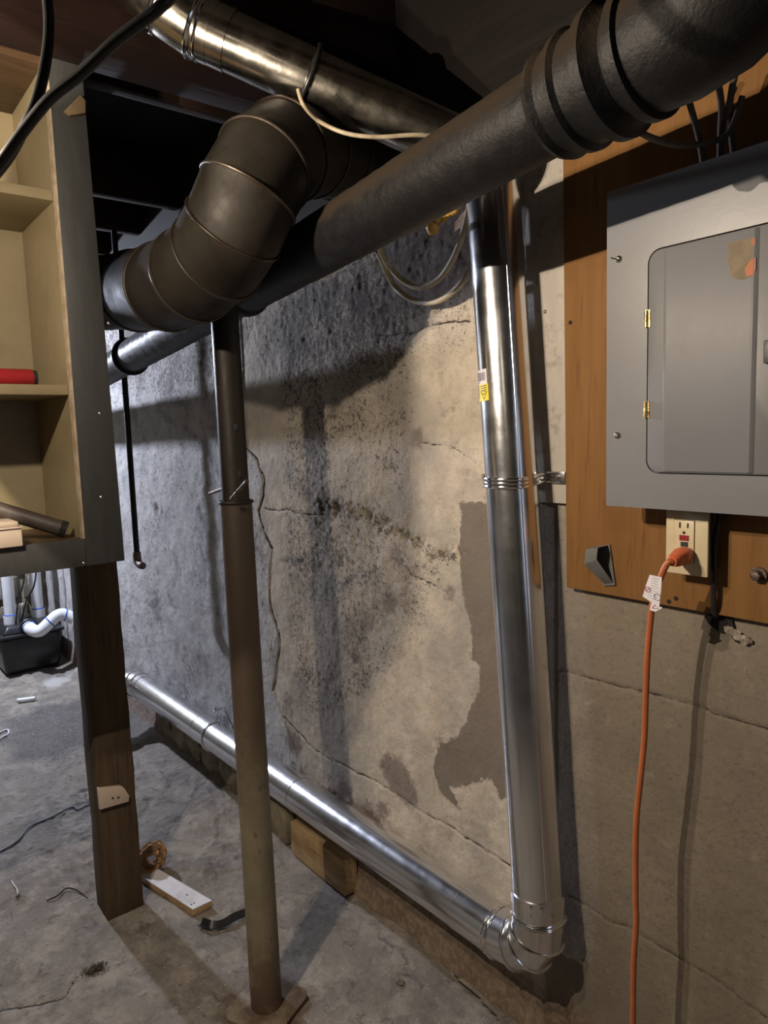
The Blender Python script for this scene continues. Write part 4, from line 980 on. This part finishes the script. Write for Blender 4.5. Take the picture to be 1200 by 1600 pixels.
# black tape strip
tp = [fpt(313,1448), fpt(330,1453), fpt(352,1448), fpt(372,1437), fpt(392,1428)]
tps = smoothpath([p+Vector((0,0,.004)) for p in tp], 6); b = MB(); vs = []
for i, p in enumerate(tps):
    d = (tps[min(i+1,len(tps)-1)]-tps[max(i-1,0)]).normalized(); s = Vector((-d.y,d.x,0)).normalized()
    for k, o_ in enumerate((-.012,0,.012)): vs.append(p+s*o_+Vector((0,0,.006*abs(k-1)+.0015*math.sin(i*.5)+(.008 if k==2 else 0))))
vs2 = [v_+Vector((0,0,.0012)) for v_ in vs]; n = len(tps); o_ = len(vs)
fs = [(i*3+k, i*3+k+1, (i+1)*3+k+1, (i+1)*3+k) for i in range(n-1) for k in range(2)]
b.add(vs+vs2, fs+[tuple(x_+o_ for x_ in f) for f in fs]+[(i*3,(i+1)*3,(i+1)*3+o_,i*3+o_) for i in range(n-1)]+[(i*3+2,(i+1)*3+2,(i+1)*3+2+o_,i*3+2+o_) for i in range(n-1)])
tag(b.build('tape_strip', 'blackplastic'), 'curled strip of black tape on the floor behind the round column', 'tape')
# lint clump
lc_ = fpt(148,1518); b = MB()
for i in range(170):
    s = lc_+Vector((random.gauss(0,.007),random.gauss(0,.013),random.uniform(0,.010))); e = s+Vector((random.uniform(-1,1)*.009,random.uniform(-1,1)*.009,random.uniform(-.3,.8)*.006))
    b.tube([s,(s+e)/2+Vector((0,0,.002)),e], random.uniform(.0005,.0014), 4)
b.ball(lc_+Vector((0,0,.003)), .010, 12, 8, (1,1.6,.6), .25)
tag(b.build('lint_clump', 'lint', None, 0, 20), 'dark clump of lint on the floor at lower left', 'debris')
# dry leaf scraps
for (px, py, r, lab) in ((625,1534,.012,'brown leaf scrap on the floor between the round column and wall'), (28,1402,.008,'small tan scrap on the floor at the left edge')):
    c = fpt(px, py, .002); b = MB(); pts = []
    for k in range(10):
        a = k*2*math.pi/10; pts.append(c+Vector((math.cos(a)*r*random.uniform(.6,1.2), math.sin(a)*r*random.uniform(.6,1.2), random.uniform(0,.003))))
    b.prism(pts, (0,0,.001)); tag(b.build('leaf_scrap', 'leaf'), lab, 'debris')
cable('paper_curl', [fpt(19,1380,.003), fpt(22,1388,.006), fpt(27,1394,.004), fpt(28,1402,.003)], .0018, 'whitewood', 'tiny white curl on the floor near the left edge', 'debris')
cable('twig', [fpt(73,1412,.003), fpt(90,1405,.006), fpt(104,1394,.008), fpt(120,1396,.006), fpt(137,1405,.003)], .002, 'hole', 'thin dark twig on the floor left of the timber post', 'twig')
cable('blue_wire', [fpt(-40,1352,.004), fpt(0,1334,.004), fpt(28,1318,.004), fpt(48,1297,.006), fpt(80,1280,.004), fpt(112,1262,.004), fpt(122,1264,.005), fpt(136,1258,.004), fpt(165,1250,.004)], .0026, 'bluewire', 'dark blue wire trailing over the floor to the timber post', 'wire')
cable('pipe_offcut', [fpt(28,1097,.012), fpt(42,1096,.012), fpt(56,1095,.012)], .0125, 'pvc', 'short white plastic pipe offcut lying in front of the tank', 'pipe offcut')
cable('plastic_ring', [fpt(-8,1158,.006), fpt(4,1153,.006), fpt(13,1146,.007), fpt(12,1141,.007), fpt(2,1144,.006), fpt(-10,1150,.006)], .0045, 'whitewood', 'bent white plastic loop on the floor at the far left edge', 'plastic loop')
# timber offcuts at the foot of the wall
bz0 = wp([(455,1265),(535,1325)], -.05)
x0 = float(onwall(455,1300,-.06)[0]); x1 = float(onwall(537,1350,-.06)[0])
to = MB().box((x0,-.062,.006),(x1,-.012,.118)).build('timber_block', 'palewood', None, bevel=.002); tag(to, 'pale timber block standing at the wall foot under the duct', 'timber')
x2 = float(onwall(405,1290,-.05)[0]); x3 = float(onwall(447,1300,-.05)[0])
to = MB().box((x2,-.052,.006),(x3,-.012,.128)).build('concrete_block', 'mortar', None, bevel=.006); tag(to, 'grey block at the wall foot left of the pale timber block', 'block')
# stones of the wall footing at the far part
random.seed(12)
fxs = -3.15
while fxs < -2.2:
    wd = random.uniform(.10,.2); h = random.uniform(.08,.13); c = Vector((fxs+wd/2,-.015,.045+h/2*.7)); b = MB(); b.ball(c, 1, 9, 6, (wd*.56,.020,h*.6), .22)
    b.build('footing_stone', 'mortar', wr, smooth=25); fxs += wd*.98
# grit on the damp patch and the rest of the floor
random.seed(5)
b = MB()
for i in range(2400):
    if i < 1500:
        px, py = random.gauss(90,55), random.gauss(1140,26)
    else: px, py = random.uniform(0,780), random.uniform(1090,1600)
    if py < 1075: continue
    q = onfloor(px, py)
    if q[1] > -.05 or q[0] < -4.4: continue
    r = random.uniform(.001,.0038) if i < 1500 else random.uniform(.0006,.0022)
    c = Vector((q[0],q[1],fz(q[0],q[1])+r*.4))
    d = [Vector((random.uniform(.6,1.2)*r,0,0)),Vector((-r,0,0)),Vector((0,r*random.uniform(.6,1.3),0)),Vector((0,-r,0)),Vector((0,0,r)),Vector((0,0,-r))]
    b.add([c+e for e in d], [(0,2,4),(2,1,4),(1,3,4),(3,0,4),(2,0,5),(1,2,5),(3,1,5),(0,3,5)])
tag(b.build('floor_grit', 'whitewood', None, 0, 10), 'pale grit scattered over the damp concrete floor', 'grit', None, 'stuff')

# ------------------------------------------------------------ assumed work lamp left of the viewer, with added second head and light-blocking flap
wlamp = thing('work_lamp', (-.93,-1.40,0), 'twin headed work lamp on a stand with a sheet metal side shade', 'lamp')
fy0 = -1.23
def shp(px, py):
    q = onwall(px, py); k = (fy0-SECOND[1])/(0-SECOND[1]); return tuple(SECOND[i]+(float(q[i])-SECOND[i])*k for i in range(3))
A_, B_, C_, D_ = shp(640,300), shp(655,950), shp(560,1130), shp(495,1240)
MB().prism([(A_[0],A_[1],A_[2]+.03), A_, B_, C_, D_, (D_[0]-.05,D_[1],D_[2]-.004), (D_[0]-.14,D_[1],D_[2]+.03), (A_[0]-.12,A_[1],A_[2]+.03)], (0,-.001,0)).build('side_shade', 'blackplastic', wlamp)  # unseen flap added to block the second lamp, cut to the wall shadow's outline
MB().tube([(-.93,-1.42,.03),(-.93,-1.42,1.70),(-.93,-1.40,1.80)], .012, 16).build('stand', 'blackplastic', wlamp)
for k in range(3):
    a = math.radians(30+120*k); MB().tube([(-.93,-1.42,.22),(-.93+.25*math.cos(a),-1.42+.25*math.sin(a),.015)], .009, 12).build('leg', 'blackplastic', wlamp)
MB().tube([(SECOND[0],SECOND[1]-.02,SECOND[2]+.005),(SECOND[0],SECOND[1]-.08,SECOND[2]+.03)], [.02,.025], 20).build('lamp_socket', 'blackplastic', wlamp)
MB().tube([(MAIN[0]-.0,MAIN[1]-.02,MAIN[2]+.02),(MAIN[0],MAIN[1]-.10,MAIN[2]+.09),(-.93,-1.40,1.86),(-.93,-1.41,1.78)], [.012,.01,.01,.01], 14).build('arm', 'blackplastic', wlamp)
# ------------------------------------------------------------ hanging lamps; far one assumed, the one behind the viewer is added fill
for loc, lab in ((COOL, 'bare cool bulb hanging at the far end behind the cabinet'), (BACK, 'bare bulb hanging behind the viewer')):
    bt = thing('hanging_bulb', loc, lab, 'lamp')
    MB().tube([(loc[0],loc[1],loc[2]+.14),(loc[0],loc[1],2.42)], .003, 8).build('flex', 'cable_black', bt)
    MB().tube([(loc[0],loc[1],loc[2]+.085),(loc[0],loc[1],loc[2]+.14)], [.02,.014], 20).build('socket', 'blackplastic', bt)
